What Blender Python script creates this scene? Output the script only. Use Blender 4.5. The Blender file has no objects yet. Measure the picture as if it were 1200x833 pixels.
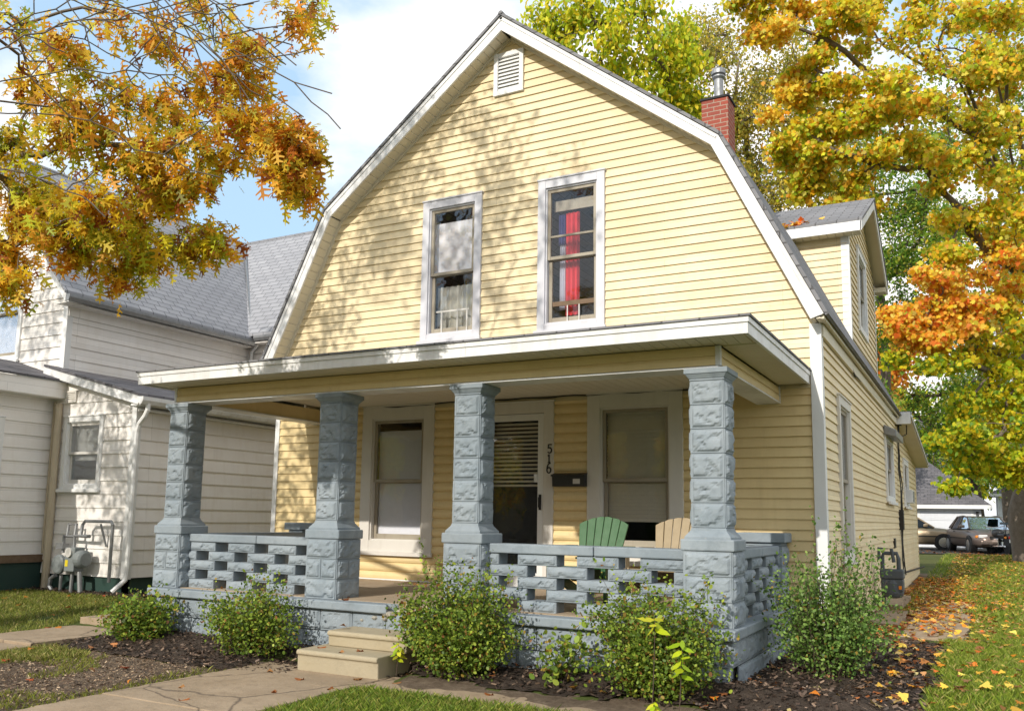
import bpy, math, random
import numpy as np
from mathutils import Vector, Matrix

# ------------------------------------------------------------------ camera, sky, sun, exposure
sc = bpy.context.scene
COL = sc.collection
CAM = np.array([9.1358, -9.8061, 1.4529])
YAW, PITCH, ROLL, FPX = 0.49685, 0.13080, 0.01615, 1025.78
_cy, _sy, _cp, _sp = math.cos(YAW), math.sin(YAW), math.cos(PITCH), math.sin(PITCH)
_f = np.array([-_sy*_cp, _cy*_cp, _sp]); _r = np.array([_cy, _sy, 0.0]); _u = np.cross(_r, _f)
_cr, _sr = math.cos(ROLL), math.sin(ROLL)
_R = _cr*_r + _sr*_u; _U = -_sr*_r + _cr*_u
def at(u, v, d):
    """world point at depth d metres for a position measured in the photograph (survey helper)"""
    return CAM + d*(_f + _R*((u-590.98)/FPX) - _U*((v-471.99)/FPX))
cd = bpy.data.cameras.new('camera'); cam = bpy.data.objects.new('camera', cd); COL.objects.link(cam)
cam.matrix_world = Matrix(((_R[0], _U[0], -_f[0], CAM[0]), (_R[1], _U[1], -_f[1], CAM[1]), (_R[2], _U[2], -_f[2], CAM[2]), (0, 0, 0, 1)))
cd.sensor_width = 36.0; cd.lens = FPX/1200*36.0; cd.shift_x = 9.02/1200; cd.shift_y = 55.49/1200
cd.clip_start = 0.05; cd.clip_end = 3000
sc.camera = cam

SUN_DIR = Vector((0.12, 1.0, -0.545)).normalized()       # the way the light travels
SUN_EL = math.asin(-SUN_DIR.z); SUN_AZ = math.atan2(-SUN_DIR.x, -SUN_DIR.y)
w = bpy.data.worlds.new('World'); sc.world = w; w.use_nodes = True
nt = w.node_tree; nt.nodes.clear()
out = nt.nodes.new('ShaderNodeOutputWorld'); bg = nt.nodes.new('ShaderNodeBackground')
sky = nt.nodes.new('ShaderNodeTexSky'); sky.sky_type = 'NISHITA'; sky.sun_disc = False
sky.sun_elevation = SUN_EL; sky.sun_rotation = SUN_AZ
sky.air_density = 1.0; sky.dust_density = 1.0; sky.ozone_density = 1.0
tc = nt.nodes.new('ShaderNodeTexCoord'); mp = nt.nodes.new('ShaderNodeMapping')
mp.inputs['Scale'].default_value = (1.0, 1.0, 2.0); mp.inputs['Location'].default_value = (1.3, 0.2, 0.5)
nz = nt.nodes.new('ShaderNodeTexNoise'); nz.inputs['Scale'].default_value = 1.9; nz.inputs['Detail'].default_value = 9; nz.inputs['Roughness'].default_value = 0.55
cr = nt.nodes.new('ShaderNodeValToRGB'); cr.color_ramp.elements[0].position = 0.41; cr.color_ramp.elements[1].position = 0.56
mx = nt.nodes.new('ShaderNodeMix'); mx.data_type = 'RGBA'
mx.inputs[7].default_value = (6.7, 6.5, 6.3, 1)
nt.links.new(tc.outputs['Generated'], mp.inputs[0]); nt.links.new(mp.outputs[0], nz.inputs['Vector'])
nt.links.new(nz.outputs['Fac'], cr.inputs[0]); nt.links.new(cr.outputs[0], mx.inputs[0])
hz = nt.nodes.new('ShaderNodeMix'); hz.data_type = 'RGBA'; hz.inputs[0].default_value = .75; hz.inputs[7].default_value = (2.9, 4.2, 5.5, 1)   # thin high haze in the blue
nt.links.new(sky.outputs[0], hz.inputs[6]); nt.links.new(hz.outputs[2], mx.inputs[6]); nt.links.new(mx.outputs[2], bg.inputs[0]); nt.links.new(bg.outputs[0], out.inputs[0])
bg.inputs[1].default_value = 0.15
sl = bpy.data.lights.new('sun', 'SUN'); sl.energy = 2.9; sl.angle = math.radians(0.55); sl.color = (1.0, 0.94, 0.84)
sun = bpy.data.objects.new('sun', sl); COL.objects.link(sun)
sun.rotation_euler = SUN_DIR.to_track_quat('-Z', 'Y').to_euler()
sc.view_settings.view_transform = 'Standard'; sc.view_settings.look = 'None'
sc.view_settings.exposure = 0.46; sc.view_settings.gamma = 1.0; sc.view_settings.use_curve_mapping = False
sc.render.engine = 'CYCLES'
sc.cycles.max_bounces = 8; sc.cycles.diffuse_bounces = 4; sc.cycles.transparent_max_bounces = 16
sc.cycles.use_denoising = True

rng = np.random.default_rng(7); random.seed(7)

# ------------------------------------------------------------------ object helpers
def tag(o, label=None, cat=None, group=None, kind=None):
    if label: o['label'] = label
    if cat: o['category'] = cat
    if group: o['group'] = group
    if kind: o['kind'] = kind
    return o
def thing(name, loc, label, cat, group=None, rz=0.0):
    o = bpy.data.objects.new(name, None); COL.objects.link(o); o.empty_display_size = 0.2
    o.location = loc; o.rotation_euler = (0, 0, rz)
    return tag(o, label, cat, group)
def copy_tree(o, parent=None):
    c = o.copy(); COL.objects.link(c)
    if parent is not None: c.parent = parent
    for ch in list(o.children): copy_tree(ch, c)
    return c
def origin_of(p):
    v = np.zeros(3)
    while p is not None:
        v += np.array(p.location); p = p.parent
    return v
class MB:
    """collects faces in world coordinates and links them as ONE mesh object"""
    def __init__(s): s.V = []; s.F = []; s.n = 0
    def add(s, verts, faces):
        b = s.n; s.V += [tuple(map(float, v)) for v in verts]; s.n += len(verts)
        s.F += [tuple(b+i for i in f) for f in faces]
    def poly(s, *p): s.add(p, [tuple(range(len(p)))])
    def box(s, x0, x1, y0, y1, z0, z1):
        s.add([(x0,y0,z0),(x1,y0,z0),(x1,y1,z0),(x0,y1,z0),(x0,y0,z1),(x1,y0,z1),(x1,y1,z1),(x0,y1,z1)],
              [(0,3,2,1),(4,5,6,7),(0,1,5,4),(1,2,6,5),(2,3,7,6),(3,0,4,7)])
        return s
    def frustum(s, cx, cy, z0, z1, w0, w1, d0=None, d1=None):
        d0 = w0 if d0 is None else d0; d1 = w1 if d1 is None else d1
        a = [(cx-w0/2,cy-d0/2,z0),(cx+w0/2,cy-d0/2,z0),(cx+w0/2,cy+d0/2,z0),(cx-w0/2,cy+d0/2,z0)]
        b = [(cx-w1/2,cy-d1/2,z1),(cx+w1/2,cy-d1/2,z1),(cx+w1/2,cy+d1/2,z1),(cx-w1/2,cy+d1/2,z1)]
        s.add(a+b, [(0,3,2,1),(4,5,6,7),(0,1,5,4),(1,2,6,5),(2,3,7,6),(3,0,4,7)])
    def prism(s, pts, vec):
        """polygon pts (3-D, planar) extruded along vec"""
        n = len(pts); v = np.array(vec, float); p = [np.array(q, float) for q in pts]
        s.add(p+[q+v for q in p], [tuple(range(n-1,-1,-1)), tuple(range(n,2*n))]+[(i,(i+1)%n,n+(i+1)%n,n+i) for i in range(n)])
    def bar(s, a, b, w, h):
        a, b = np.array(a, float), np.array(b, float); d = b-a; L = np.linalg.norm(d); d /= L
        up = np.array([0,0,1.0]) if abs(d[2]) < .9 else np.array([0,1.0,0])
        x = np.cross(d, up); x /= np.linalg.norm(x); y = np.cross(x, d)
        c = [(-w/2,-h/2),(w/2,-h/2),(w/2,h/2),(-w/2,h/2)]
        s.add([a+x*i+y*j for i,j in c]+[b+x*i+y*j for i,j in c], [(0,3,2,1),(4,5,6,7),(0,1,5,4),(1,2,6,5),(2,3,7,6),(3,0,4,7)])
    def tube(s, pts, r, n=8, cap=True):
        P = [np.array(p, float) for p in pts]; R = r if hasattr(r, '__len__') else [r]*len(P)
        b = s.n; V = []; x = None
        for i, p in enumerate(P):
            d = P[min(i+1, len(P)-1)]-P[max(i-1, 0)]; d = d/(np.linalg.norm(d)+1e-9)
            if x is None:
                x = np.cross(d, [0,0,1.0]) if abs(d[2]) < .9 else np.cross(d, [0,1.0,0])
            x = x-d*np.dot(x, d); x = x/(np.linalg.norm(x)+1e-9); y = np.cross(d, x)
            for k in range(n):
                a = 2*math.pi*k/n; V.append(p+(x*math.cos(a)+y*math.sin(a))*R[i])
        F = [(i*n+k, i*n+(k+1)%n, (i+1)*n+(k+1)%n, (i+1)*n+k) for i in range(len(P)-1) for k in range(n)]
        if cap: F += [tuple(range(n-1,-1,-1)), tuple((len(P)-1)*n+k for k in range(n))]
        s.add(V, F)
    def lathe(s, c, prof, n=20, axis='z'):
        V = []
        for r, h in prof:
            for k in range(n):
                a = 2*math.pi*k/n; p = (r*math.cos(a), r*math.sin(a), h)
                if axis == 'x': p = (h, p[0], p[1])
                if axis == 'y': p = (p[0], h, p[1])
                V.append(np.array(c)+np.array(p))
        m = len(prof)
        F = [(i*n+k, i*n+(k+1)%n, (i+1)*n+(k+1)%n, (i+1)*n+k) for i in range(m-1) for k in range(n)]
        F += [tuple(range(n-1,-1,-1)), tuple((m-1)*n+k for k in range(n))]
        s.add(V, F)
    def ring(s, x0, x1, z0, z1, wd, y0, y1, bottom=True, wb=None):
        """picture-frame in the xz plane"""
        wb = wd if wb is None else wb
        s.box(x0, x0+wd, y0, y1, z0, z1); s.box(x1-wd, x1, y0, y1, z0, z1)
        s.box(x0+wd, x1-wd, y0+.002, y1, z1-wd, z1)
        if bottom: s.box(x0+wd, x1-wd, y0+.002, y1, z0, z0+wb)
    def swapped(s):
        """turn a front (xz) layout into a side one: (x, y, z) -> (-y, x, z) for walls that face +x"""
        s.V = [(-y, x, z) for x, y, z in s.V]; return s
    def shift(s, d): s.V = [(x+d[0], y+d[1], z+d[2]) for x, y, z in s.V]; return s
    def build(s, name, mat, parent=None, smooth=False, bevel=0.0, kind=None, fix=True):
        me = bpy.data.meshes.new(name); o3 = origin_of(parent)
        V = np.array(s.V)-o3
        me.from_pydata(V.tolist(), [], s.F)
        me.materials.append(mat)
        if fix and s.n < 60000:
            import bmesh
            bm = bmesh.new(); bm.from_mesh(me); bmesh.ops.recalc_face_normals(bm, faces=bm.faces); bm.to_mesh(me); bm.free()
        me.update()
        # metric UVs from each face's own plane
        nl = len(me.loops); co = np.zeros(len(me.vertices)*3); me.vertices.foreach_get('co', co); co = co.reshape(-1,3)+o3
        vi = np.zeros(nl, int); me.loops.foreach_get('vertex_index', vi)
        nf = len(me.polygons); fn = np.zeros(nf*3); me.polygons.foreach_get('normal', fn); fn = fn.reshape(-1,3)
        lt = np.zeros(nf, int); me.polygons.foreach_get('loop_total', lt); fi = np.repeat(np.arange(nf), lt)
        U = np.cross(np.array([0,0,1.0]), fn); L = np.linalg.norm(U, axis=1); flat = L < .05
        U[flat] = (1,0,0); L[flat] = 1; U /= L[:,None]; W = np.cross(fn, U)
        p = co[vi]; uv = np.stack([(p*U[fi]).sum(1), (p*W[fi]).sum(1)], 1)
        lay = me.uv_layers.new(name='UVMap'); lay.data.foreach_set('uv', uv.ravel().astype(np.float32))
        if smooth: me.polygons.foreach_set('use_smooth', np.ones(nf, bool))
        o = bpy.data.objects.new(name, me); COL.objects.link(o)
        if parent is not None: o.parent = parent
        if bevel:
            m = o.modifiers.new('bevel', 'BEVEL'); m.width = bevel; m.segments = 2; m.limit_method = 'ANGLE'; m.angle_limit = math.radians(40)
        if kind: o['kind'] = kind
        return o
def np_mesh(name, V, loops, starts, totals, mat, cols=None, parent=None, kind=None):
    """large meshes straight from arrays; cols = a colour of its own for every vertex"""
    me = bpy.data.meshes.new(name); V = np.asarray(V, np.float32)-origin_of(parent).astype(np.float32)
    me.vertices.add(len(V)); me.vertices.foreach_set('co', V.ravel())
    me.loops.add(len(loops)); me.loops.foreach_set('vertex_index', np.asarray(loops, np.int32))
    me.polygons.add(len(starts)); me.polygons.foreach_set('loop_start', np.asarray(starts, np.int32)); me.polygons.foreach_set('loop_total', np.asarray(totals, np.int32))
    me.materials.append(mat)
    if cols is not None:
        a = me.color_attributes.new('tint', 'FLOAT_COLOR', 'POINT')
        a.data.foreach_set('color', np.concatenate([cols, np.ones((len(cols),1))], 1).astype(np.float32).ravel())
    me.update(calc_edges=True); me.validate()
    o = bpy.data.objects.new(name, me); COL.objects.link(o)
    if parent is not None: o.parent = parent
    if kind: o['kind'] = kind
    return o

# ------------------------------------------------------------------ materials
def srgb(r, g, b):
    f = lambda c: (c/255/12.92) if c/255 <= .04045 else ((c/255+.055)/1.055)**2.4
    return (f(r), f(g), f(b))
class NT:
    def __init__(s, name):
        s.m = bpy.data.materials.new(name); s.m.use_nodes = True; s.t = s.m.node_tree; s.t.nodes.clear()
        s.out = s.n('OutputMaterial')
    def n(s, k, **kw):
        q = s.t.nodes.new('ShaderNode'+k)
        for a, b in kw.items(): setattr(q, a, b)
        return q
    def l(s, a, b): s.t.links.new(a, b)
    def uv(s, scale=(1,1,1), obj=False):
        t = s.n('TexCoord'); m = s.n('Mapping'); m.inputs['Scale'].default_value = scale
        s.l(t.outputs['Object' if obj else 'UV'], m.inputs[0]); return m.outputs[0]
    def noise(s, vec, scale, detail=5, rough=.6):
        q = s.n('TexNoise'); q.inputs['Scale'].default_value = scale; q.inputs['Detail'].default_value = detail; q.inputs['Roughness'].default_value = rough
        s.l(vec, q.inputs['Vector']); return q.outputs['Fac']
    def ramp(s, fac, stops):
        q = s.n('ValToRGB'); e = q.color_ramp.elements
        while len(e) < len(stops): e.new(.5)
        for i, (p, c) in enumerate(stops): e[i].position = p; e[i].color = (c, c, c, 1) if isinstance(c, (int, float)) else (*c, 1)
        s.l(fac, q.inputs[0]); return q.outputs[0]
    def mix(s, fac, a, b, mode='MIX'):
        q = s.n('Mix', data_type='RGBA', blend_type=mode)
        for i, x in ((0, fac), (6, a), (7, b)):
            if isinstance(x, (int, float)): q.inputs[i].default_value = x if i == 0 else (x, x, x, 1)
            elif isinstance(x, tuple): q.inputs[i].default_value = (*x, 1)
            else: s.l(x, q.inputs[i])
        return q.outputs[2]
    def bump(s, h, strength=.3, dist=.01, nrm=None):
        q = s.n('Bump'); q.inputs['Strength'].default_value = strength; q.inputs['Distance'].default_value = dist
        s.l(h, q.inputs['Height'])
        if nrm is not None: s.l(nrm, q.inputs['Normal'])
        return q.outputs[0]
    def bsdf(s, col, rough=.6, nrm=None, metal=0.0, spec=.5):
        q = s.n('BsdfPrincipled')
        for k, x in (('Base Color', col), ('Roughness', rough)):
            if isinstance(x, tuple): q.inputs[k].default_value = (*x, 1)
            elif isinstance(x, (int, float)): q.inputs[k].default_value = x
            else: s.l(x, q.inputs[k])
        q.inputs['Metallic'].default_value = metal; q.inputs['Specular IOR Level'].default_value = spec
        if nrm is not None: s.l(nrm, q.inputs['Normal'])
        s.l(q.outputs[0], s.out.inputs[0]); return s.m
def painted(name, col, dirt=.25, rough=.5, streak=True, dirtcol=(.16,.13,.09), bump=.05, metal=0.0, spec=.4, board=None):
    """painted or coated surface with grime blotches, rain streaks and fine speckle of its own"""
    q = NT(name); v = q.uv()
    a = q.noise(v, 1.3, 6, .65); st = q.noise(q.uv((9, .8, 1)), 1.0, 4, .6); fine = q.noise(v, 60, 3, .7)
    m = q.ramp(a, [(.42, 0.0), (.75, 1.0)])
    if board:
        b = q.n('TexBrick'); q.l(v, b.inputs['Vector']); b.offset = .37; b.offset_frequency = 3
        b.inputs['Color1'].default_value = (*col, 1); b.inputs['Color2'].default_value = (*(x*.90 for x in col), 1); b.inputs['Mortar'].default_value = (*(x*.55 for x in col), 1)
        for k, x in (('Scale', 1), ('Brick Width', board[0]), ('Row Height', board[1]), ('Mortar Size', .0022), ('Mortar Smooth', .2), ('Bias', -.1)): b.inputs[k].default_value = x
        col0 = b.outputs[0]
    else: col0 = col
    c = q.mix(q.ramp(fine, [(.3, 0.0), (.7, .10)]), col0, tuple(x*.72 for x in col))
    if streak:
        c = q.mix(q.mix(1.0, q.ramp(st, [(.5, 0.0), (.8, 1.0)]), (dirt*.7,)*3, 'MULTIPLY'), c, dirtcol)
    c = q.mix(q.mix(1.0, m, (dirt,)*3, 'MULTIPLY'), c, dirtcol)
    r = q.ramp(a, [(.3, rough-.08), (.7, min(1, rough+.12))])
    return q.bsdf(c, r, q.bump(q.noise(v, 25, 4), bump, .01), metal, spec)
def stone(name, col, col2, dirt=.35, sc=1.0, strength=.5, cracks=False):
    q = NT(name); v = q.uv(obj=True)
    a = q.noise(v, 2.2*sc, 6, .65); f = q.noise(v, 45*sc, 5, .7); g = q.noise(v, 9*sc, 4, .6)
    c = q.mix(q.ramp(a, [(.35, 0.0), (.7, 1.0)]), col, col2)
    c = q.mix(q.mix(1.0, q.ramp(g, [(.52, 0.0), (.75, 1.0)]), (dirt,)*3, 'MULTIPLY'), c, tuple(x*.45 for x in col))
    c = q.mix(q.ramp(f, [(.62, 0.0), (.72, .25)]), c, tuple(min(1, x*1.5) for x in col))
    big = q.noise(v, .8*sc, 5, .6); c = q.mix(q.ramp(big, [(.42, 0.0), (.68, .45)]), c, tuple(x*.62 for x in col2)); c = q.mix(q.ramp(q.noise(v, 22*sc, 6, .75), [(.66, 0.0), (.70, .55)]), c, (.42, .39, .34))
    if cracks:
        vo = q.n('TexVoronoi', feature='DISTANCE_TO_EDGE'); vo.inputs['Scale'].default_value = .75
        wv = q.n('Mix', data_type='VECTOR'); wv.inputs[0].default_value = .12; nn = q.n('TexNoise'); nn.inputs['Scale'].default_value = 3.5; nn.inputs['Detail'].default_value = 6; q.l(v, nn.inputs['Vector'])
        q.l(v, wv.inputs[4]); q.l(nn.outputs['Color'], wv.inputs[5]); q.l(wv.outputs[1], vo.inputs['Vector'])
        c = q.mix(q.ramp(vo.outputs['Distance'], [(.0, .75), (.010, 0.0)]), c, (.06, .045, .035))
    return q.bsdf(c, .8, q.bump(f, strength, .006, q.bump(g, strength, .01)), spec=.25)
def shingles(name, c1, c2, mortar, w=.32, h=.135, tone=.5):
    q = NT(name); v = q.uv()
    b = q.n('TexBrick'); q.l(v, b.inputs['Vector']); b.offset = .5
    b.inputs['Color1'].default_value = (*c1, 1); b.inputs['Color2'].default_value = (*c2, 1); b.inputs['Mortar'].default_value = (*mortar, 1)
    b.inputs['Scale'].default_value = 1; b.inputs['Brick Width'].default_value = w; b.inputs['Row Height'].default_value = h
    b.inputs['Mortar Size'].default_value = .010; b.inputs['Mortar Smooth'].default_value = .25; b.inputs['Bias'].default_value = 0
    a = q.noise(v, .9, 5); f = q.noise(v, 130, 3, .7)
    c = q.mix(q.ramp(a, [(.35, 0.0), (.7, tone)]), b.outputs[0], tuple(x*.6 for x in c1))
    c = q.mix(q.ramp(f, [(.4, 0.0), (.7, .35)]), c, tuple(min(1, x*1.5) for x in c2))
    return q.bsdf(c, .9, q.bump(b.outputs['Fac'], -.9, .012, q.bump(f, .3, .003)), spec=.2)
def leafmat(name, gloss=.35, trans=.4):
    q = NT(name); a = q.n('Attribute'); a.attribute_name = 'tint'
    v = q.uv(obj=True); c = q.mix(q.ramp(q.noise(v, 40, 3), [(.35, 0.0), (.7, .4)]), a.outputs['Color'], q.mix(1.0, a.outputs['Color'], (.8,.74,.7), 'MULTIPLY'))
    d = q.n('BsdfPrincipled'); q.l(c, d.inputs['Base Color']); d.inputs['Roughness'].default_value = .5; d.inputs['Specular IOR Level'].default_value = gloss
    t = q.n('BsdfTranslucent'); q.l(c, t.inputs['Color']); m = q.n('MixShader'); m.inputs[0].default_value = trans
    q.l(d.outputs[0], m.inputs[1]); q.l(t.outputs[0], m.inputs[2]); q.l(m.outputs[0], q.out.inputs[0]); return q.m
def glassmat(name, tint=(.985,.99,.99), ior=1.5):
    q = NT(name); tr = q.n('BsdfTransparent'); tr.inputs[0].default_value = (*tint, 1)
    g = q.n('BsdfGlossy'); g.inputs['Roughness'].default_value = .02; g.inputs[0].default_value = (.95,.97,1,1)
    v = q.uv(obj=True); q.l(q.bump(q.noise(v, 1.6, 3), .12, .06), g.inputs['Normal'])
    fr = q.n('Fresnel'); fr.inputs[0].default_value = ior; m = q.n('MixShader')
    ad = q.n('Math', operation='MULTIPLY_ADD'); ad.inputs[1].default_value = .75; ad.inputs[2].default_value = .0; q.l(fr.outputs[0], ad.inputs[0])
    q.l(ad.outputs[0], m.inputs[0]); q.l(tr.outputs[0], m.inputs[1]); q.l(g.outputs[0], m.inputs[2]); q.l(m.outputs[0], q.out.inputs[0]); return q.m
def plain(name, col, rough=.6, metal=0.0, spec=.5, vary=.25, scale=12):
    q = NT(name); v = q.uv(obj=True); f = q.noise(v, scale, 5, .65)
    return q.bsdf(q.mix(q.ramp(f, [(.35, 0.0), (.7, vary)]), col, tuple(x*.5 for x in col)), q.ramp(f, [(.3, max(.03, rough-.07)), (.7, min(1, rough+.1))]), q.bump(f, .06, .01), metal, spec)
M = {}
M['siding'] = painted('cream yellow vinyl siding', (.80, .67, .425), .30, .5, bump=.10, dirtcol=(.52,.36,.18), board=(3.66, .1115))
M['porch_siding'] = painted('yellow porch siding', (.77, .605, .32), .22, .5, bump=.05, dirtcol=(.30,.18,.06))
M['white_siding'] = painted('white lap siding', (.84, .81, .775), .24, .5, dirtcol=(.46,.36,.24), board=(3.66, .219))
M['trim'] = painted('white painted trim', (.76, .76, .75), .14, .45, dirtcol=(.35,.3,.26))
M['alu'] = painted('white coated aluminium', (.79, .79, .79), .55, .38, dirtcol=(.36,.33,.29), bump=.2, board=(3.05, 40))
M['lilac_trim'] = painted('pale lavender window casing', (.60, .60, .64), .25, .5, dirtcol=(.3,.28,.27))
M['grey_trim'] = painted('greyed casing paint', (.68, .65, .60), .18, .5, dirtcol=(.3,.25,.2))
M['sash'] = painted('weathered sash paint', (.36, .32, .25), .45, .6, dirtcol=(.13,.09,.06))
M['soffit'] = painted('cream soffit panel', (.68, .62, .48), .12, .5, dirtcol=(.35,.27,.16))
M['ceiling'] = painted('porch ceiling panel', (.74, .69, .58), .15, .5, dirtcol=(.3,.24,.16))
M['stone'] = stone('blue grey painted cast stone', (.228, .270, .305), (.315, .354, .384), .35)
M['step'] = stone('tan concrete step', (.37, .31, .205), (.45, .385, .27), .4, strength=.5)
M['walk'] = stone('worn concrete walk', (.31, .23, .15), (.40, .305, .21), .45, strength=.8, cracks=True)
M['porch_floor'] = stone('tan painted porch floor', (.38, .29, .20), (.45, .36, .26), .2, strength=.2)
M['rubble'] = stone('broken pale mortar', (.42, .36, .27), (.3, .31, .3), .6, 2)
M['shingle'] = shingles('grey asphalt shingles', (.17,.168,.175), (.26,.258,.268), (.045,.043,.042))
M['pale_shingle'] = shingles('pale grey interlocking shingles', (.27,.274,.293), (.335,.338,.358), (.07,.07,.08), .30, .15, .35)
M['dark_shingle'] = shingles('brown grey shingles', (.095,.092,.10), (.18,.17,.18), (.03,.03,.03), .3, .14)
M['glass'] = glassmat('window glass')
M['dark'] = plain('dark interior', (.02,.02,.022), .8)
M['blind'] = plain('closed blind', (.84,.77,.64), .7, vary=.15)
M['white_blind'] = plain('grey white roller blind', (.76,.75,.80), .7, vary=.1)
M['blue_curtain'] = plain('pale curtain', (.45,.44,.40), .8)
M['red'] = plain('red flag cloth', (.62,.03,.05), .8); M['flagwhite'] = plain('white flag cloth', (.62,.62,.70), .8); M['flagblue'] = plain('navy flag cloth', (.05,.06,.22), .8)
M['black'] = plain('black metal', (.015,.014,.014), .45); M['label'] = plain('pale sticker', (.6,.58,.54), .5)
M['green_plastic'] = plain('green plastic lumber', (.038,.125,.042), .5, vary=.2); M['tan_plastic'] = plain('tan plastic lumber', (.34,.26,.15), .5, vary=.2)
M['galv'] = plain('galvanised steel', (.30,.305,.31), .45, .6, vary=.5); M['rust'] = plain('rusty steel', (.22,.10,.05), .7, .3)
M['meter'] = plain('grey enamelled meter', (.20,.22,.22), .5, vary=.35); M['dark_meter'] = plain('dark slate meter', (.07,.085,.10), .5, vary=.35)
M['green_found'] = painted('dark green foundation paint', (.022,.055,.045), .2, .55, dirtcol=(.05,.05,.04))
M['wood'] = plain('weathered board', (.17,.11,.065), .8, vary=.5); M['tan_pipe'] = painted('tan downspout', (.50,.42,.30), .3, .5)
M['bark'] = stone('furrowed grey bark', (.13,.10,.075), (.21,.17,.135), .6, 3, .9); M['dark_bark'] = stone('dark bark', (.06,.045,.035), (.11,.085,.065), .6, 3, .9)
M['twig'] = plain('twig', (.075,.05,.035), .8)
M['leaf'] = leafmat('autumn leaf', .3, .52); M['bushleaf'] = leafmat('shrub leaf', .3, .35); M['grass'] = leafmat('grass blade', .25, .35); M['dryleaf'] = leafmat('fallen leaf', .25, .15)
M['tyre'] = plain('tyre rubber', (.02,.02,.02), .85); M['rim'] = plain('alloy wheel', (.5,.5,.5), .3, .9)
M['carglass'] = glassmat('car window', (.04,.075,.08)); M['lamp'] = plain('clear headlamp', (.7,.7,.7), .15); M['amber'] = plain('amber lens', (.8,.25,.02), .25); M['redlens'] = plain('red lens', (.6,.02,.02), .25)
M['chrome'] = plain('chrome', (.7,.7,.72), .15, 1.0, vary=.1); M['tarp'] = plain('grey tarpaulin', (.10,.11,.125), .6)
M['concrete_white'] = painted('white garage paint', (.66,.68,.72), .12, .5)
M['cable'] = plain('black cable', (.018,.016,.015), .6)
def brickmat():
    q = NT('red brick'); v = q.uv(); b = q.n('TexBrick'); q.l(v, b.inputs['Vector'])
    for k, x in (('Color1', (.36,.085,.055,1)), ('Color2', (.27,.075,.055,1)), ('Mortar', (.36,.29,.22,1))): b.inputs[k].default_value = x
    for k, x in (('Scale', 1), ('Brick Width', .21), ('Row Height', .072), ('Mortar Size', .007), ('Mortar Smooth', .1), ('Bias', -.2)): b.inputs[k].default_value = x
    f = q.noise(v, 40, 4); c = q.mix(q.ramp(f, [(.4, 0.0), (.7, .4)]), b.outputs[0], (.14,.05,.04))
    return q.bsdf(c, .85, q.bump(b.outputs['Fac'], -.8, .01, q.bump(f, .4, .004)), spec=.2)
M['brick'] = brickmat()
def carpaint(name, col):
    q = NT(name); v = q.uv(obj=True); f = q.noise(v, 300, 2); g = q.noise(v, 3, 4)
    c = q.mix(q.ramp(f, [(.4, 0.0), (.6, .2)]), col, tuple(min(1, x*1.4) for x in col)); c = q.mix(q.ramp(g, [(.45, 0.0), (.75, .25)]), c, tuple(x*.6 for x in col))
    b = q.bsdf(c, .3, None, .55, .5); return b
M['gold_paint'] = carpaint('gold beige car paint', (.36,.28,.19)); M['taupe_paint'] = carpaint('taupe car paint', (.21,.16,.135))
def soil(name, stops, scale=6, strength=.8, dist=.03):
    q = NT(name); v = q.uv(obj=True); a = q.noise(v, scale, 8, .72); b = q.noise(v, scale*9, 5, .75); g = q.noise(v, .7, 4)
    c = q.ramp(a, stops); c = q.mix(q.ramp(b, [(.35, 0.0), (.7, .55)]), c, tuple(x*.45 for x in stops[0][1]))
    c = q.mix(q.ramp(g, [(.4, 0.0), (.7, .4)]), c, stops[-1][1])
    return q.bsdf(c, .95, q.bump(b, strength, dist*.5, q.bump(a, strength, dist)), spec=.15)
M['mulch'] = soil('dark bark mulch', [(.3, (.036,.027,.021)), (.55, (.09,.067,.052)), (.75, (.17,.13,.10))], 14, 1.0, .03)
M['dirt'] = soil('bare dry earth', [(.3, (.11,.08,.055)), (.5, (.21,.155,.11)), (.72, (.34,.265,.19))], 13, 1.0, .03)
M['lawn'] = soil('lawn thatch', [(.3, (.05,.07,.016)), (.55, (.095,.12,.03)), (.78, (.19,.165,.065))], 5, .7, .02)
M['asphalt'] = soil('worn asphalt', [(.3, (.045,.043,.042)), (.6, (.08,.077,.073)), (.8, (.13,.115,.1))], 8, .5, .01)

# ------------------------------------------------------------------ ground, paths, beds
def sst(a, b, x):
    t = np.clip((np.asarray(x, float)-a)/(b-a), 0, 1); return t*t*(3-2*t)
def vnoise(x, y, s, seed=0):
    """smooth value noise on arrays, about -1..1"""
    x = np.asarray(x, float)*s+seed*17.3; y = np.asarray(y, float)*s+seed*9.1
    xi, yi = np.floor(x), np.floor(y); fx, fy = x-xi, y-yi; fx = fx*fx*(3-2*fx); fy = fy*fy*(3-2*fy)
    hsh = lambda a, b: (np.sin(a*127.1+b*311.7+seed)*43758.5453) % 1.0
    v = (hsh(xi,yi)*(1-fx)+hsh(xi+1,yi)*fx)*(1-fy)+(hsh(xi,yi+1)*(1-fx)+hsh(xi+1,yi+1)*fx)*fy
    return v*2-1
def gh(x, y):
    x = np.asarray(x, float); y = np.asarray(y, float)
    h = .015+.125*sst(-4.0, -1.6, y)+.24*sst(10, 30, y)
    h = h+.10*np.exp(-((y+2.75)/.28)**2)*sst(4.4, 6.5, x)*(1-sst(8.0, 8.8, x))
    h = h+.03*np.exp(-((y+2.85)/.3)**2)*(1-sst(3.2, 3.5, x))*sst(.2, .9, x)
    h = h+.012*vnoise(x, y, 1.1, 3)+.006*vnoise(x, y, 4.0, 5)
    return np.where((x > 2.85) & (x < 4.6) & (y < -2.9) & (y > -9), .0, h)
def axis(a, b, core0, core1, step):
    c = list(np.arange(core0, core1+1e-6, step)); s = step; v = core1
    while v < b: s *= 1.25; v += s; c.append(v)
    s = step; v = core0
    while v > a: s *= 1.25; v -= s; c.insert(0, v)
    return np.array(c)
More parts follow.
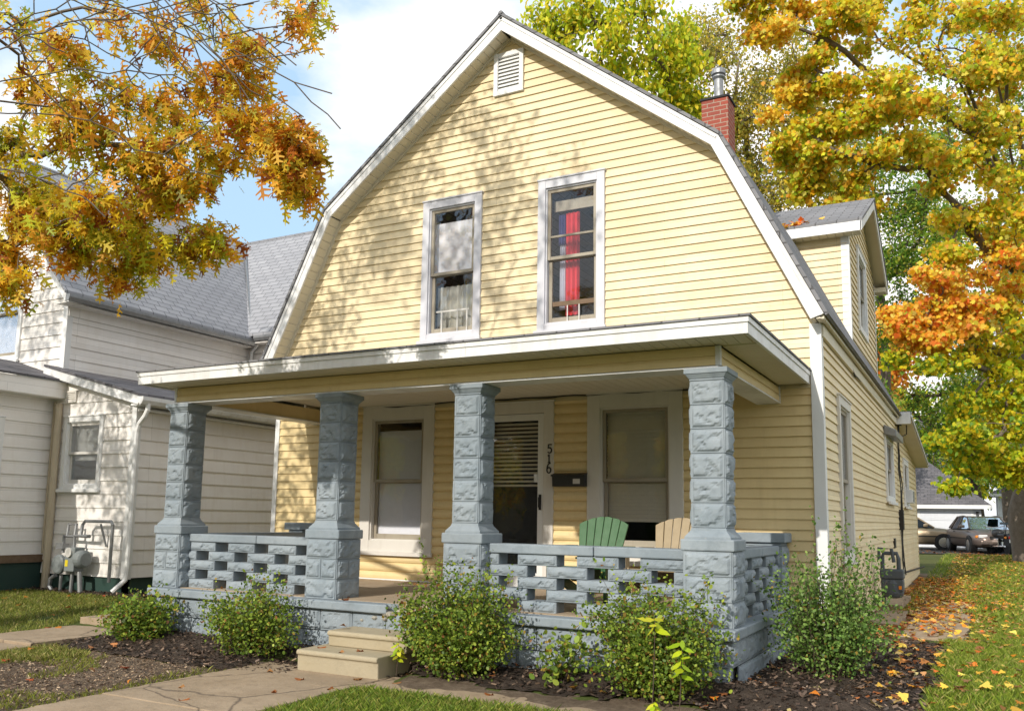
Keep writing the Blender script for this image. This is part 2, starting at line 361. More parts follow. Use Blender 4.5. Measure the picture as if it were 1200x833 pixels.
def grid_sheet(name, xs, ys, hf, mat, kind, mask=None, parent=None):
    X, Y = np.meshgrid(xs, ys); Z = hf(X, Y); nx, ny = len(xs), len(ys)
    i = (np.arange(ny-1)[:,None]*nx+np.arange(nx-1)[None,:])
    q = np.stack([i, i+1, i+nx+1, i+nx], -1).reshape(-1, 4)
    if mask is not None:
        cx = (X[:-1,:-1]+X[1:,1:])/2; cy = (Y[:-1,:-1]+Y[1:,1:])/2; q = q[mask(cx, cy).ravel()]
    V = np.stack([X, Y, Z], -1).reshape(-1, 3)
    used = np.unique(q); mp_ = np.zeros(len(V), int); mp_[used] = np.arange(len(used)); q = mp_[q]; V = V[used]
    return np_mesh(name, V, q.ravel(), np.arange(len(q))*4, np.full(len(q), 4), mat, None, parent, kind)
grid_sheet('ground', axis(-600, 600, -8, 13, .15), axis(-300, 900, -7, 14, .15), gh, M['lawn'], 'structure')
def mulch_mask(x, y):
    n = .10*vnoise(x, y, 2.3, 11)+.05*vnoise(x, y, 7, 12)
    a = (x > 4.35) & (y > -3.17+n) & (x < 8.70+n) & (y < 1.3+n) & ((y < -2.5) | (x > 7.2))
    b = (x > .35+n) & (x < 3.55) & (y > -3.62+n*1.5) & (y < -2.5)
    c = (x > -4.9) & (x < -2.2) & (y > -.62+n*.5) & (y < .2)
    return a | b | c
def dirt_mask(x, y):
    n = .5*vnoise(x, y, 1.1, 21)+.35*vnoise(x, y, 3.1, 22)
    a = (x > -.5) & (x < 3.02) & (y > -7) & (y < -3.4) & (n+.55*sst(.4, 2.2, x)-.25 > 0)
    a = a | ((x > 2.3+.2*n) & (x < 3.02) & (y > -7) & (y < -3.5))
    b = (y < -3.0) & (y > -4.0+.1*n) & (x > 4.3) & (x < 9)
    d = (x > 7.6) & (x < 8.5+.2*n) & (y > 1.0) & (y < 16)
    return (a | b | d) & ~mulch_mask(x, y)
fx = np.arange(-5, 9.6, .045); fy = np.arange(-6.5, 2.0, .045)
grid_sheet('dirt', fx, np.arange(-6.5, 16, .06), lambda x, y: gh(x, y)+.006+.006*vnoise(x, y, 9, 31), M['dirt'], 'structure', dirt_mask)
grid_sheet('mulch_bed', fx, fy, lambda x, y: gh(x, y)+.018+.012*vnoise(x, y, 8, 41)+.012*vnoise(x, y, 19, 42), M['mulch'], 'structure', mulch_mask)
def slab(name, x0, x1, y0, y1, z, mat, label=None, wob=.02, n=14, dz=0.0, kind='structure'):
    m = MB(); rr = np.random.default_rng(int(abs(x0*100+y0*10))+5)
    e = []
    for (a, b) in (((x0,y0),(x1,y0)),((x1,y0),(x1,y1)),((x1,y1),(x0,y1)),((x0,y1),(x0,y0))):
        for k in range(n):
            t = k/n; e.append((a[0]+(b[0]-a[0])*t+rr.normal()*wob*.4, a[1]+(b[1]-a[1])*t+rr.normal()*wob*.4))
    m.prism([(x, y, z-.12) for x, y in e], (0, 0, .12+dz)); return m.build(name, mat, None, bevel=.006, kind=kind)
for i, (y0, y1) in enumerate(((-3.85, -3.165), (-5.02, -3.858), (-6.5, -5.03), (-8.0, -6.51))):
    slab('path', 2.98, 4.44, y0, y1, .036+.004*(i % 2), M['walk'], wob=.015)
for x0, x1 in ((4.45, 5.7), (5.71, 6.95), (6.96, 8.3)): slab('path', x0, x1, -3.66, -3.16, .034, M['walk'], wob=.03)
for y0, y1 in ((-6.5,-5.2),(-5.19,-3.9),(-3.89,-2.6),(-2.59,-1.3),(-1.29,0),(.01,1.3),(1.31,2.6),(2.61,3.9),(3.91,5.2)):
    slab('path', -.62, .36, y0, y1, float(.015+.125*sst(-4.0, -1.6, (y0+y1)/2))+.040, M['walk'], wob=.02)
for y0, y1, x0, x1 in ((1.62, 3.7, 8.24, 8.93), (3.76, 5.1, 8.26, 8.95), (5.4, 7.0, 8.3, 9.0)):
    slab('path', x0, x1, y0, y1, .168, M['walk'], wob=.03)
slab('path', 7.72, 8.02, 4.9, 7.0, .25, M['walk'], wob=.02); slab('path', 7.74, 8.14, 2.6, 4.6, .20, M['walk'], wob=.02)
dm = MB(); dm.poly((-30, 27.0, .40), (60, 27.0, .40), (60, 40, .40), (-30, 40, .40)); dm.build('driveway', M['asphalt'], None, kind='structure')
sm_ = MB(); sm_.poly((-80, -21, .012), (80, -21, .012), (80, -12.5, .012), (-80, -12.5, .012)); sm_.build('road', M['asphalt'], None, kind='structure')

# ------------------------------------------------------------------ wall cladding, windows, rock-faced blocks
LAP = [(0, .022), (1, .003)]
ROUND = [(0, .008), (.10, .022), (.30, .031), (.55, .031), (.80, .020), (1, .002)]
def cladding(m, pt, ulim, z0, z1, e, holes, prof=LAP, u0cut=None):
    """lapped boards: pt(u, out, z) gives world points; holes are (u0, u1, z0, z1)"""
    P = np.array(prof)
    off = lambda t: float(np.interp(t, P[:,0], P[:,1]))
    n = int(math.ceil((z1-z0)/e-1e-6))
    for k in range(n):
        a, b = z0+k*e, min(z0+(k+1)*e, z1)
        cuts = sorted({a, b} | {a+p[0]*e for p in prof if a < a+p[0]*e < b} | {z for h in holes for z in h[2:] if a < z < b})
        for za, zb in zip(cuts[:-1], cuts[1:]):
            if zb-za < 1e-5: continue
            (la, ra), (lb, rb) = ulim(za), ulim(zb)
            if ra-la < .005 and rb-lb < .005: continue
            zm = (za+zb)/2; spans = [(0., 1.)]; ivs = sorted((h[0], h[1]) for h in holes if h[2] < zm < h[3])
            segs = []; cur = None
            pos = [la, lb]
            for h in ivs:
                segs.append((tuple(pos), (h[0], h[0]))); pos = [h[1], h[1]]
            segs.append((tuple(pos), (ra, rb)))
            oa, ob = off((za-a)/e), off((zb-a)/e)
            for (l0, l1), (r0, r1) in segs:
                if r0 <= l0 and r1 <= l1: continue
                m.poly(pt(l0, oa, za), pt(r0, oa, za), pt(r1, ob, zb), pt(l1, ob, zb))
                if za == a: m.poly(pt(l0, 0, za), pt(r0, 0, za), pt(r0, oa, za), pt(l0, oa, za))
front = lambda y: (lambda u, o, z: (u, y-o, z))
right = lambda x: (lambda u, o, z: (x+o, u, z))
def window(parent, x0, x1, z0, z1, y=0.0, cas=.105, mat=None, sill=True, meet=None, side=False, inner='dark', muntins=(), top_muntin=(), shade=None, sashmat=None, label=None, depth=.05, blind=None):
    """double-hung window: casing > sash, pane, sill, blind.  Built in the xz plane at y (or turned for a side wall)."""
    mat = mat or M['trim']; sashmat = sashmat or M['sash']
    fix = (lambda m: m.swapped()) if side else (lambda m: m)
    m = MB(); m.ring(x0, x1, z0, z1, cas, y-.046, y+.02); c = cas
    m.box(x0-.01, x1+.01, y-.058, y+.01, z1, z1+.022)
    # jamb reveal
    m.ring(x0+c-.001, x1-c+.001, z0+c-.001, z1-c+.001, .02, y-.02, y+.13)
    o = fix(m).build('window', mat, parent, bevel=.004)
    if label: o['label'] = label
    a0, a1, b0, b1 = x0+c+.018, x1-c-.018, z0+c+.018, z1-c-.018
    zm = meet if meet else (b0+b1)/2
    s = MB(); s.ring(a0, a1, zm-.018, b1, .042, y+.0, y+.035); s.ring(a0+.004, a1-.004, b0, zm+.018, .045, y+.04, y+.075, wb=.07)
    for z in top_muntin: s.box(a0+.04, a1-.04, y+.004, y+.03, z-.014, z+.014)
    fix(s).build('sash', sashmat, o, bevel=.003)
    g = MB(); g.box(a0+.04, a1-.04, y+.016, y+.019, zm+.02, b1-.04); g.box(a0+.045, a1-.045, y+.056, y+.059, b0+.07, zm-.022)
    fix(g).build('pane', M['glass'], o)
    if sill:
        l = MB(); l.box(x0-.03, x1+.03, y-.085, y-.0475, z0-.035, z0+.02); fix(l).build('sill', mat, o, bevel=.004)
    if shade:
        zs, mm = shade[:2]; l = MB(); l.box(a0+.03, a1-.03, y+.082, y+.086, zs, b1-(shade[2] if len(shade) > 2 else .02)); fix(l).build('blind', mm, o)
    if blind:
        zs, mm, pitch = blind; l = MB(); k = 0; z = b1-.03
        while z > zs:
            l.poly((a0+.02, y+.10, z), (a1-.02, y+.10, z), (a1-.02, y+.122, z-pitch*.98), (a0+.02, y+.122, z-pitch*.98)); z -= pitch
        fix(l).build('blind', mm, o, fix=False)
    return o
def rockface(m, o, ud, vd, nd, w, h, depth=.028, seed=0, step=.018, margin=.014, joint=.004):
    """one quarry-faced block: smooth drafted margin round a chiselled, faceted middle that stands proud"""
    r = np.random.default_rng(seed); o, ud, vd, nd = (np.array(q, float) for q in (o, ud, vd, nd))
    nu, nv = max(4, int(w/step)), max(4, int(h/step))
    us = np.concatenate([[joint, joint], np.linspace(margin, w-margin, nu), [w-joint, w-joint]]); vs = np.concatenate([[joint, joint], np.linspace(margin, h-margin, nv), [h-joint, h-joint]])
    U, Vv = np.meshgrid(us, vs)
    wu = U+.006*np.sin(Vv*70+seed)+.004*np.sin(Vv*190+seed*2); wv = Vv+.006*np.sin(U*60+seed*3)+.004*np.sin(U*170)
    H = .80+.10*np.sin(wu*23+seed)*np.cos(wv*31+seed*1.7)+.10*(r.random()-.5)
    for _ in range(max(4, int(w*h/.0075)+3)):                 # shell-shaped scars left by the chisel, most of them low on the face
        cu, cv = r.uniform(0, w), h*(r.uniform(0, 1)**1.5); ra, rb = r.uniform(.022, .06), r.uniform(.018, .045); th = r.uniform(-.7, .7)
        du, dv = wu-cu, wv-cv; a_, b_ = (du*math.cos(th)+dv*math.sin(th))/ra, (-du*math.sin(th)+dv*math.cos(th))/rb
        d2 = a_*a_+b_*b_; H = np.where(d2 < 1, np.minimum(H, H-.95*(1-d2)*np.clip(.45+.55*b_, 0, 1)), H)
    H = np.clip(H+.025*r.normal(size=H.shape), .0, 1.2)
    e = np.minimum(np.minimum(U-margin, w-margin-U), np.minimum(Vv-margin, h-margin-Vv)); H = .18+(H*.82)*np.clip(e/.022, 0, 1)
    H[:1] = H[-1:] = 0; H[:,:1] = H[:,-1:] = 0; H *= depth
    H[:1] = H[-1:] = -.006; H[:,:1] = H[:,-1:] = -.006
    P = o+U[...,None]*ud+Vv[...,None]*vd+H[...,None]*nd
    R, C = U.shape; F = [(a*C+b, a*C+b+1, (a+1)*C+b+1, (a+1)*C+b) for a in range(R-1) for b in range(C-1)]
    m.add(P.reshape(-1, 3), F)
def rock_post(m, cx, cy, w, d, z0, courses, ch, seed, depth=.034, halves=True):
    m.box(cx-w/2+.003, cx+w/2-.003, cy-d/2+.003, cy+d/2-.003, z0, z0+courses*ch)
    for k in range(courses):
        z = z0+k*ch
        for f, (o, ud, nd, L) in enumerate((((cx-w/2, cy-d/2, z), (1,0,0), (0,-1,0), w), ((cx+w/2, cy-d/2, z), (0,1,0), (1,0,0), d), ((cx+w/2, cy+d/2, z), (-1,0,0), (0,1,0), w), ((cx-w/2, cy+d/2, z), (0,-1,0), (-1,0,0), d))):
            if halves and k % 2 == 1 and L > .3:
                for q in (0, 1): rockface(m, np.array(o)+np.array(ud)*L*q/2, ud, (0,0,1), nd, L/2, ch, depth, seed*100+k*8+f*2+q)
            else: rockface(m, o, ud, (0,0,1), nd, L, ch, depth, seed*100+k*8+f*2)

# ------------------------------------------------------------------ the yellow house
W = 7.686; BACK = 9.4
H = thing('house', (3.84, 0, .1), 'cream yellow gambrel roofed house with a blue grey stone porch, number 516 by its door', 'house')
APX, APZ = 3.833, 8.077
prof_out = [(-.119, 3.644), (.963, 5.836), (APX, APZ), (6.703, 5.836), (7.785, 3.644)]
prof_in = [(.02, 3.600), (1.055, 5.741), (APX, 7.882), (6.611, 5.741), (7.648, 3.600)]
def xlim_at(z, shrink=.0):
    P = prof_in
    if z <= P[0][1]: return (.03, W-.03)
    if z >= P[2][1]: return (APX, APX)
    for (xa, za), (xb, zb) in ((P[0], P[1]), (P[1], P[2])):
        if za <= z <= zb:
            x = xa+(xb-xa)*(z-za)/(zb-za); return (x, 2*APX-x)
UP = [(2.509, 3.447, 3.801, 5.783), (4.29, 5.211, 3.785, 5.781)]
VENT = (3.597, 4.047, 7.105, 7.705)
hole = lambda q, c: (q[0]+c, q[1]-c, q[2]+c, q[3]-c)
m = MB(); cladding(m, front(0), xlim_at, 2.90, 7.90, .1115, [hole(UP[0], .05), hole(UP[1], .05), hole(VENT, .03)])
m.build('wall', M['siding'], H)
P1 = (1.60, 2.782, .965, 2.945); P2 = (4.989, 6.175, .965, 2.952); DOOR = (3.42, 4.54, .5, 2.90)
low = [hole(P1, .06), hole(P2, .06), (3.48, 4.48, .4, 2.84)]
m = MB()
cladding(m, front(0), lambda z: (.04, 1.34), .60, 2.90, .1115, [])
cladding(m, front(0), lambda z: (1.34, 6.62), .60, 2.90, .119, low, ROUND)
cladding(m, front(0), lambda z: (6.62, W-.04), .60, 2.90, .1115, [])
m.box(.03, W-.03, .004, .03, .1, .6)
m.build('wall', M['porch_siding'], H)
SA = (1.10, 2.16, .98, 2.965); SB = (6.95, 8.45, 1.84, 3.05); SC = (11.15, 12.5, 1.83, 2.88)
m = MB(); cladding(m, right(W), lambda z: (.03, BACK+.05), .15, 3.62, .1115, [hole(SA, .05), hole(SB, .05)])
m.build('wall', M['siding'], H)
m = MB(); cladding(m, right(W-.012), lambda z: (BACK+.05, 15.3), .02, 3.7, .1115, [hole(SC, .05)])
m.build('wall', M['siding'], H)
m = MB(); m.box(0, .02, .04, BACK, .1, 3.62); m.box(.02, W-.03, BACK-.02, BACK, .1, 3.62)
m.prism([(x, BACK-.02, z-.06) for x, z in prof_out], (0, .02, 0)); m.box(2.0, W-.03, 15.28, 15.3, .05, 3.0); m.box(2.0, 2.02, BACK, 15.3, .05, 3.0)
m.build('wall', M['siding'], H)
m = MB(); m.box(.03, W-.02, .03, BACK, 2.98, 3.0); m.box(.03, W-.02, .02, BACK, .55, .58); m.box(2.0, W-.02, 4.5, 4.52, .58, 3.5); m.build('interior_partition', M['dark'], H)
m = MB(); m.box(7.594, 7.716, -.040, -.002, .15, 3.60); m.box(7.690, 7.7155, -.0015, .085, .15, 3.60)
m.build('corner_board', M['trim'], H, bevel=.004)
m = MB(); m.box(-.03, .05, -.03, .01, .5, 3.0); m.build('corner_board', M['trim'], H, bevel=.004)
m = MB(); m.box(7.66, 7.70, 15.24, 15.33, .05, 3.1); m.build('corner_board', M['siding'], H, bevel=.004)
m = MB(); m.box(.05, 7.6, -.026, -.003, .606, .64); m.build('skirting_board', M['trim'], H)
# roof slabs (four slopes, a thin bottom edge that shows under the shingle butts)
def slope(name, a, b, y0, y1, mat, t=.035, lift=.006, ext=.03):
    (xa, za), (xb, zb) = a, b; L = math.hypot(xb-xa, zb-za); n = (-(zb-za)/L, (xb-xa)/L)
    if n[1] < 0: n = (-n[0], -n[1])
    d = ((xb-xa)/L, (zb-za)/L)
    q = [(xa+n[0]*lift-d[0]*ext, za+n[1]*lift-d[1]*ext), (xb+n[0]*lift, zb+n[1]*lift)]
    m = MB(); m.prism([(q[0][0], y0, q[0][1]), (q[1][0], y0, q[1][1]), (q[1][0]+n[0]*t, y0, q[1][1]+n[1]*t), (q[0][0]+n[0]*t, y0, q[0][1]+n[1]*t)], (0, y1-y0, 0))
    return m
roof = None
m = MB()
for a, b in ((prof_out[0], prof_out[1]), (prof_out[1], prof_out[2]), (prof_out[4], prof_out[3]), (prof_out[3], prof_out[2])):
    q = slope('roof', a, b, -.315, BACK+.1, M['shingle'], ext=.03 if a[1] < 5 else .012); m.add(q.V, q.F)
m.tube([(APX, -.315, APZ+.035), (APX, BACK+.1, APZ+.035)], .035, 8)
roof = m.build('roof', M['shingle'], H)
# rake boards, soffits
for i in range(4):
    a, b, c, d = prof_out[i], prof_out[i+1], prof_in[i+1], prof_in[i]
    m = MB(); m.prism([(p[0], -.284, p[1]) for p in (a, b, c, d)], (0, .028, 0))
    dd = np.array([b[0]-a[0], b[1]-a[1]]); dd = dd/np.linalg.norm(dd); nn = np.array([-dd[1], dd[0]])
    if nn[1] < 0: nn = -nn
    # narrow drip strip along the top edge
    p0, p1 = np.array(a)-nn*.045, np.array(b)-nn*.045
    m.prism([(a[0], -.294, a[1]), (b[0], -.294, b[1]), (p1[0], -.294, p1[1]), (p0[0], -.294, p0[1])], (0, .009, 0))
    m.build('rake_board', M['alu'], H, bevel=.003)
    m = MB(); L = math.hypot(c[0]-d[0], c[1]-d[1]); n = int(L/.118); cc = np.array(c); dq = np.array(d)
    e = (cc-dq)/n; nv = np.array([-e[1], e[0]]); nv /= np.linalg.norm(nv)
    if nv[1] < 0: nv = -nv
    for k in range(n):
        s0 = dq+e*k+nv*.028; s1 = dq+e*(k+.93)+nv*.020; s2 = dq+e*(k+1)+nv*.036
        m.poly((s0[0], -.258, s0[1]), (s1[0], -.258, s1[1]), (s1[0], .02, s1[1]), (s0[0], .02, s0[1]))
        m.poly((s1[0], -.258, s1[1]), (s2[0], -.258, s2[1]), (s2[0], .02, s2[1]), (s1[0], .02, s1[1]))
    # small moulding against the wall
    q0, q1 = dq-nv*.012, cc-nv*.012; q2, q3 = cc+nv*.03, dq+nv*.03
    m.prism([(p[0], -.035, p[1]) for p in (q0, q1, q2, q3)], (0, .03, 0))
    m.build('soffit', M['soffit'], H, fix=False)
# side eave: fascia and boxed soffit
m = MB(); m.box(7.755, 7.785, -.26, BACK+.08, 3.592, 3.655); m.build('fascia', M['soffit'], H, bevel=.003)
m = MB(); m.box(7.70, 7.757, -.26, BACK+.08, 3.600, 3.62); m.box(7.70, 7.735, -.0, BACK+.05, 3.46, 3.59); m.build('soffit', M['soffit'], H)
m = MB(); m.box(-.119, -.09, -.26, BACK+.08, 3.592, 3.65); m.box(-.09, 0, -.26, BACK, 3.60, 3.62); m.build('soffit', M['soffit'], H)
# attic louvre
m = MB(); m.ring(VENT[0], VENT[1], VENT[2], VENT[3], .062, -.05, .0)
for k in range(9):
    z = VENT[2]+.075+k*.052; m.prism([(VENT[0]+.06, -.038, z-.006), (VENT[0]+.06, -.030, z-.006), (VENT[0]+.06, -.002, z+.040), (VENT[0]+.06, -.010, z+.040)], (VENT[1]-VENT[0]-.12, 0, 0))
m.box(VENT[0]+.05, VENT[1]-.05, .005, .02, VENT[2]+.05, VENT[3]-.05); m.build('attic_vent', M['trim'], H, bevel=.003)
# upper windows
wl = window(H, *UP[0], mat=M['lilac_trim'], meet=4.745, label='upstairs window with a pale curtain behind old glass')
m = MB()
for k in range(26):
    x = 2.66+k*.026; m.poly((x, .16+.02*math.sin(k*1.9), 3.9), (x+.026, .16+.02*math.sin((k+1)*1.9), 3.9), (x+.026, .16+.02*math.sin((k+1)*1.9), 4.60), (x, .16+.02*math.sin(k*1.9), 4.60))
m.build('curtain', M['blue_curtain'], wl, fix=False)
m = MB(); m.box(2.63, 3.33, .11, .114, 4.78, 5.5); m.build('blind', M['white_blind'], wl)
m = MB(); m.box(2.72, 3.24, .03, .036, 4.215, 4.235); m.build('guard_bar', M['label'], wl)
for x in (2.80, 3.05, 3.20): m = MB(); m.box(x, x+.018, .03, .036, 3.92, 4.214); m.build('guard_bar', M['label'], wl)
wr = window(H, *UP[1], mat=M['lilac_trim'], meet=4.745, top_muntin=(5.03,), label='upstairs window with a red, white and blue flag hung behind it')
for nm, xa, xb, za, zb, mt in (('curtain', 4.605, 4.79, 4.02, 5.37, 'red'), ('curtain', 4.52, 4.605, 4.1, 4.95, 'flagwhite'), ('curtain', 4.50, 4.60, 4.95, 5.36, 'flagblue')):
    m = MB(); n = 9
    for k in range(n):
        x = xa+(xb-xa)*k/n; x2 = xa+(xb-xa)*(k+1)/n; m.poly((x, .15+.02*math.sin(k*2.2), za), (x2, .15+.02*math.sin(k*2.2+2.2), za), (x2, .15+.02*math.sin(k*2.2+2.2), zb), (x, .15+.02*math.sin(k*2.2), zb))
    m.build(nm, M[mt], wr, fix=False)
m = MB(); m.box(4.45, 5.08, .12, .14, 5.40, 5.54); m.build('blind', M['sash'], wr)
m = MB(); m.box(4.47, 5.05, .042, .06, 4.125, 4.185); m.build('sash', M['wood'], wr)
for x in (4.68, 4.84): m = MB(); m.box(x, x+.014, .02, .026, 3.9, 4.12); m.build('guard_bar', M['label'], wr)
# porch windows
w1 = window(H, *P1, mat=M['grey_trim'], cas=.165, meet=1.93, shade=(1.02, M['white_blind'], .14), label='porch window with a lowered grey white blind')
w2 = window(H, *P2, mat=M['grey_trim'], cas=.165, meet=1.92, blind=(1.46, M['blind'], .045), label='porch window with half lowered tan slatted blind')
# side windows
window(H, *SA, y=-W, side=True, mat=M['grey_trim'], cas=.10, shade=(1.6, M['white_blind']))
wb_ = window(H, *SB, y=-W, side=True, mat=M['trim'], cas=.11, shade=(1.9, M['white_blind']))
window(H, *SC, y=-(W-.012), side=True, mat=M['trim'], cas=.11, shade=(2.3, M['white_blind']))
m = MB(); m.prism([(W+.02, 6.9, 3.20), (W+.22, 6.9, 3.10), (W+.22, 6.9, 2.98), (W+.02, 6.9, 3.03)], (0, 1.55, 0)); m.build('awning_box', M['galv'], wb_, bevel=.01)
# door
m = MB(); m.ring(DOOR[0], DOOR[1], .61, DOOR[3], .135, -.046, .02, bottom=False); m.box(DOOR[0]-.01, DOOR[1]+.01, -.05, .0, DOOR[3], DOOR[3]+.025)
door = m.build('storm_door', M['grey_trim'], H, bevel=.004)
d0, d1 = DOOR[0]+.135, DOOR[1]-.135
m = MB(); m.ring(d0+.004, d1-.004, .63, DOOR[3]-.14, .085, -.02, .015, wb=.16); m.build('door_frame', M['trim'], door, bevel=.004)
m = MB(); m.box(d0+.085, d1-.085, -.004, .0, .79, DOOR[3]-.225); m.build('pane', M['glass'], door)
m = MB(); z = 2.66
while z > 1.86: m.poly((d0+.05, .11, z), (d1-.05, .11, z), (d1-.05, .125, z-.026), (d0+.05, .125, z-.026)); z -= .052
m.build('blind', M['blind'], door, fix=False)
m = MB(); m.box(d0+.02, d1-.02, .135, .165, .62, 2.7); m.build('inner_door', M['dark'], door)
m = MB(); m.tube([(4.355, -.03, 1.73), (4.355, -.06, 1.71), (4.355, -.06, 1.60), (4.355, -.03, 1.58)], .011, 8); m.box(4.34, 4.37, -.034, -.021, 1.56, 1.75); m.build('handle', M['black'], door)
m = MB(); m.box(4.27, 4.318, -.03, -.021, 1.90, 2.0); m.build('sticker', M['trim'], door)
# house number, three separate figures on the casing
def numeral(pts, r=.0085):
    m = MB()
    for stroke in pts: m.tube([(x, -.053, z) for x, z in stroke], r, 6)
    return m
def arc(cx, cz, rx, rz, a0, a1, n=12): return [(cx+rx*math.cos(math.radians(a0+(a1-a0)*k/n)), cz+rz*math.sin(math.radians(a0+(a1-a0)*k/n))) for k in range(n+1)]
five = [[(4.522, 2.362), (4.478, 2.362), (4.475, 2.315)]+arc(4.492, 2.292, .028, .032, 120, -140)]
one = [[(4.470, 2.222), (4.487, 2.242), (4.487, 2.142)], [(4.472, 2.142), (4.502, 2.142)]]
six = [arc(4.512, 2.060, .052, .075, 95, 180, 8)+arc(4.486, 2.047, .026, .034, 180, 540, 18)]
for f in (five, one, six): numeral(f).build('house_number', M['black'], door)
# chimney and flue, dormer
m = MB(); m.box(5.47, 5.90, 3.5, 3.93, 5.5, 8.20); ch = m.build('chimney', M['brick'], H, bevel=.004)
m = MB(); m.box(5.45, 5.92, 3.48, 3.95, 8.201, 8.235); m.build('chimney_cap', M['dark'], ch)
m = MB(); m.lathe((5.70, 3.72, 8.2), [(.075,.0),(.075,.45)], 16); m.lathe((5.70, 3.72, 8.62), [(.08,0),(.105,.03),(.105,.05),(.08,.06),(.08,.075),(.115,.085),(.115,.15),(.095,.18),(.06,.20)], 16); m.build('flue_pipe', M['galv'], ch, smooth=False)
DX, DY0, DY1 = 7.48, 4.62, 8.50; DR = (DY0+DY1)/2; DZ = 6.06
m = MB(); zroof = lambda x: 5.836-(x-6.703)*2.026 if x > 6.703 else 5.836+(6.703-x)*.781
m.poly((6.35, DY0, zroof(6.35)), (6.703, DY0, 5.70), (DX, DY0, zroof(DX)), (DX, DY0, DZ+.05), (6.3, DY0, DZ+.05))
dor = m.build('dormer', M['siding'], H)
m = MB(); cladding(m, front(DY0-.002), lambda z: (max(5.9, 6.703+(5.836-z)/2.026 if z < 5.836 else 6.703-(z-5.836)/.781), DX), 4.20, DZ+.05, .1115, [])
zr = lambda u: DZ+.05+(DR-DY0-abs(u-DR))*.50
DW = (5.62, 6.84, 4.66, 6.12)
def dl(z):
    if z <= DZ+.05: return (DY0, DY1)
    k = (z-DZ-.05)/.50; return (DY0+k, DY1-k)
cladding(m, right(DX), dl, 4.25, DZ+1.0, .1115, [hole(DW, .05)]); m.poly((5.5, DY1, 5), (DX, DY1, 4.2), (DX, DY1, DZ), (5.5, DY1, DZ)); m.build('dormer_wall', M['siding'], dor)
m = MB(); m.box(DX-.10, DX+.022, DY0-.022, DY0-.018, 4.28, DZ+.04); m.box(DX+.018, DX+.022, DY0-.018, DY0+.09, 4.28, DZ+.04); m.build('corner_board', M['trim'], dor); m = MB(); m.box(DX+.018, DX+.022, DY1-.09, DY1, 4.2, DZ+.04); m.build('corner_board', M['trim'], dor)
RZ, EY0, EY1 = 7.20, DY0-.27, DY1+.27; EZ = RZ-(DR-EY0)*.48
m = MB(); t = .04
for ya in (EY0, EY1):
    m.prism([(7.74, ya, EZ), (7.74, DR, RZ), (7.74, DR, RZ+t), (7.74, ya, EZ+t)], (-3.2, 0, 0))
m.build('dormer_roof', M['shingle'], dor)
m = MB(); m.box(6.2, 7.72, EY0+.0, EY0+.02, EZ-.16, EZ-.002)
for sgn, ya in ((1, EY0), (-1, EY1)):
    m.prism([(7.70, ya, EZ-.16), (7.70, DR, RZ-.16), (7.70, DR, RZ-.003), (7.70, ya, EZ-.003)], (.025, 0, 0))
m.build('fascia', M['alu'], dor, bevel=.003)
m = MB(); n = 12
for k in range(n): m.box(6.2+k*.125, 6.2+k*.125+.117, EY0+.022, DY0+.0, EZ-.155, EZ-.145)
for ya in (EY0, EY1): m.poly((DX, ya, EZ-.06), (7.70, ya, EZ-.06), (7.70, DR, RZ-.06), (DX, DR, RZ-.06))
m.box(DX, 7.70, EY1-.27, EY1, EZ-.15, EZ-.06)
m.build('soffit', M['soffit'], dor, fix=False)
window(dor, *DW, y=-DX, side=True, mat=M['trim'], cas=.10, sill=False)
# rear lean-to roof
m = MB(); m.prism([(8.0, 9.45, 3.66), (8.0, 15.6, 3.02), (8.0, 15.6, 3.08), (8.0, 9.45, 3.72)], (-6.2, 0, 0)); m.build('roof', M['shingle'], H)
m = MB(); m.box(7.55, 7.99, 9.42, 9.449, 3.46, 3.70); m.prism([(7.992, 9.45, 3.60), (7.992, 15.58, 2.96), (7.992, 15.58, 3.015), (7.992, 9.45, 3.655)], (.02, 0, 0)); m.build('fascia', M['alu'], H, bevel=.003)
m = MB(); m.prism([(7.68, 9.45, 3.56), (7.68, 15.55, 2.93), (7.68, 15.55, 2.95), (7.68, 9.45, 3.58)], (.311, 0, 0)); m.build('soffit', M['soffit'], H)
# foundation strip under the side wall
m = MB(); m.box(W-.06, W-.012, .0, BACK, -.3, .15); m.build('foundation', M['dark'], H)

# ---- porch
FZ = .598
m = MB(); m.box(.80, 7.25, -2.55, .0, .45, FZ+.008); m.build('porch_floor', M['porch_floor'], H)
m = MB()
r0 = rng
def ledge(m, pts, z0, z1, depth): pass
m.prism([(.655, -2.722, .515), (3.95, -2.722, .515), (4.02, -2.70, .515), (3.97, -2.62, .515), (4.06, -2.56, .515), (4.02, -2.45, .515), (4.02, -2.30, .515), (.655, -2.30, .515)], (0, 0, .085))
m.prism([(4.46, -2.722, .515), (7.394, -2.722, .515), (7.394, -2.30, .515), (4.42, -2.30, .515), (4.40, -2.5, .515), (4.48, -2.6, .515)], (0, 0, .085))
m.build('porch_ledge', M['stone'], H, bevel=.012)
m = MB(); m.box(6.98, 7.394, -2.30, -.05, .515, .60); m.build('porch_ledge', M['stone'], H, bevel=.012)
m = MB(); m.box(.655, 1.05, -2.30, -.05, .515, .60); m.build('porch_ledge', M['stone'], H, bevel=.012)
m = MB(); m.box(.75, 7.30, -2.63, -2.35, -.3, .513); m.box(6.98, 7.33, -2.35, 0, -.3, .513); m.box(.72, 1.0, -2.35, 0, -.3, .513)
s = 900
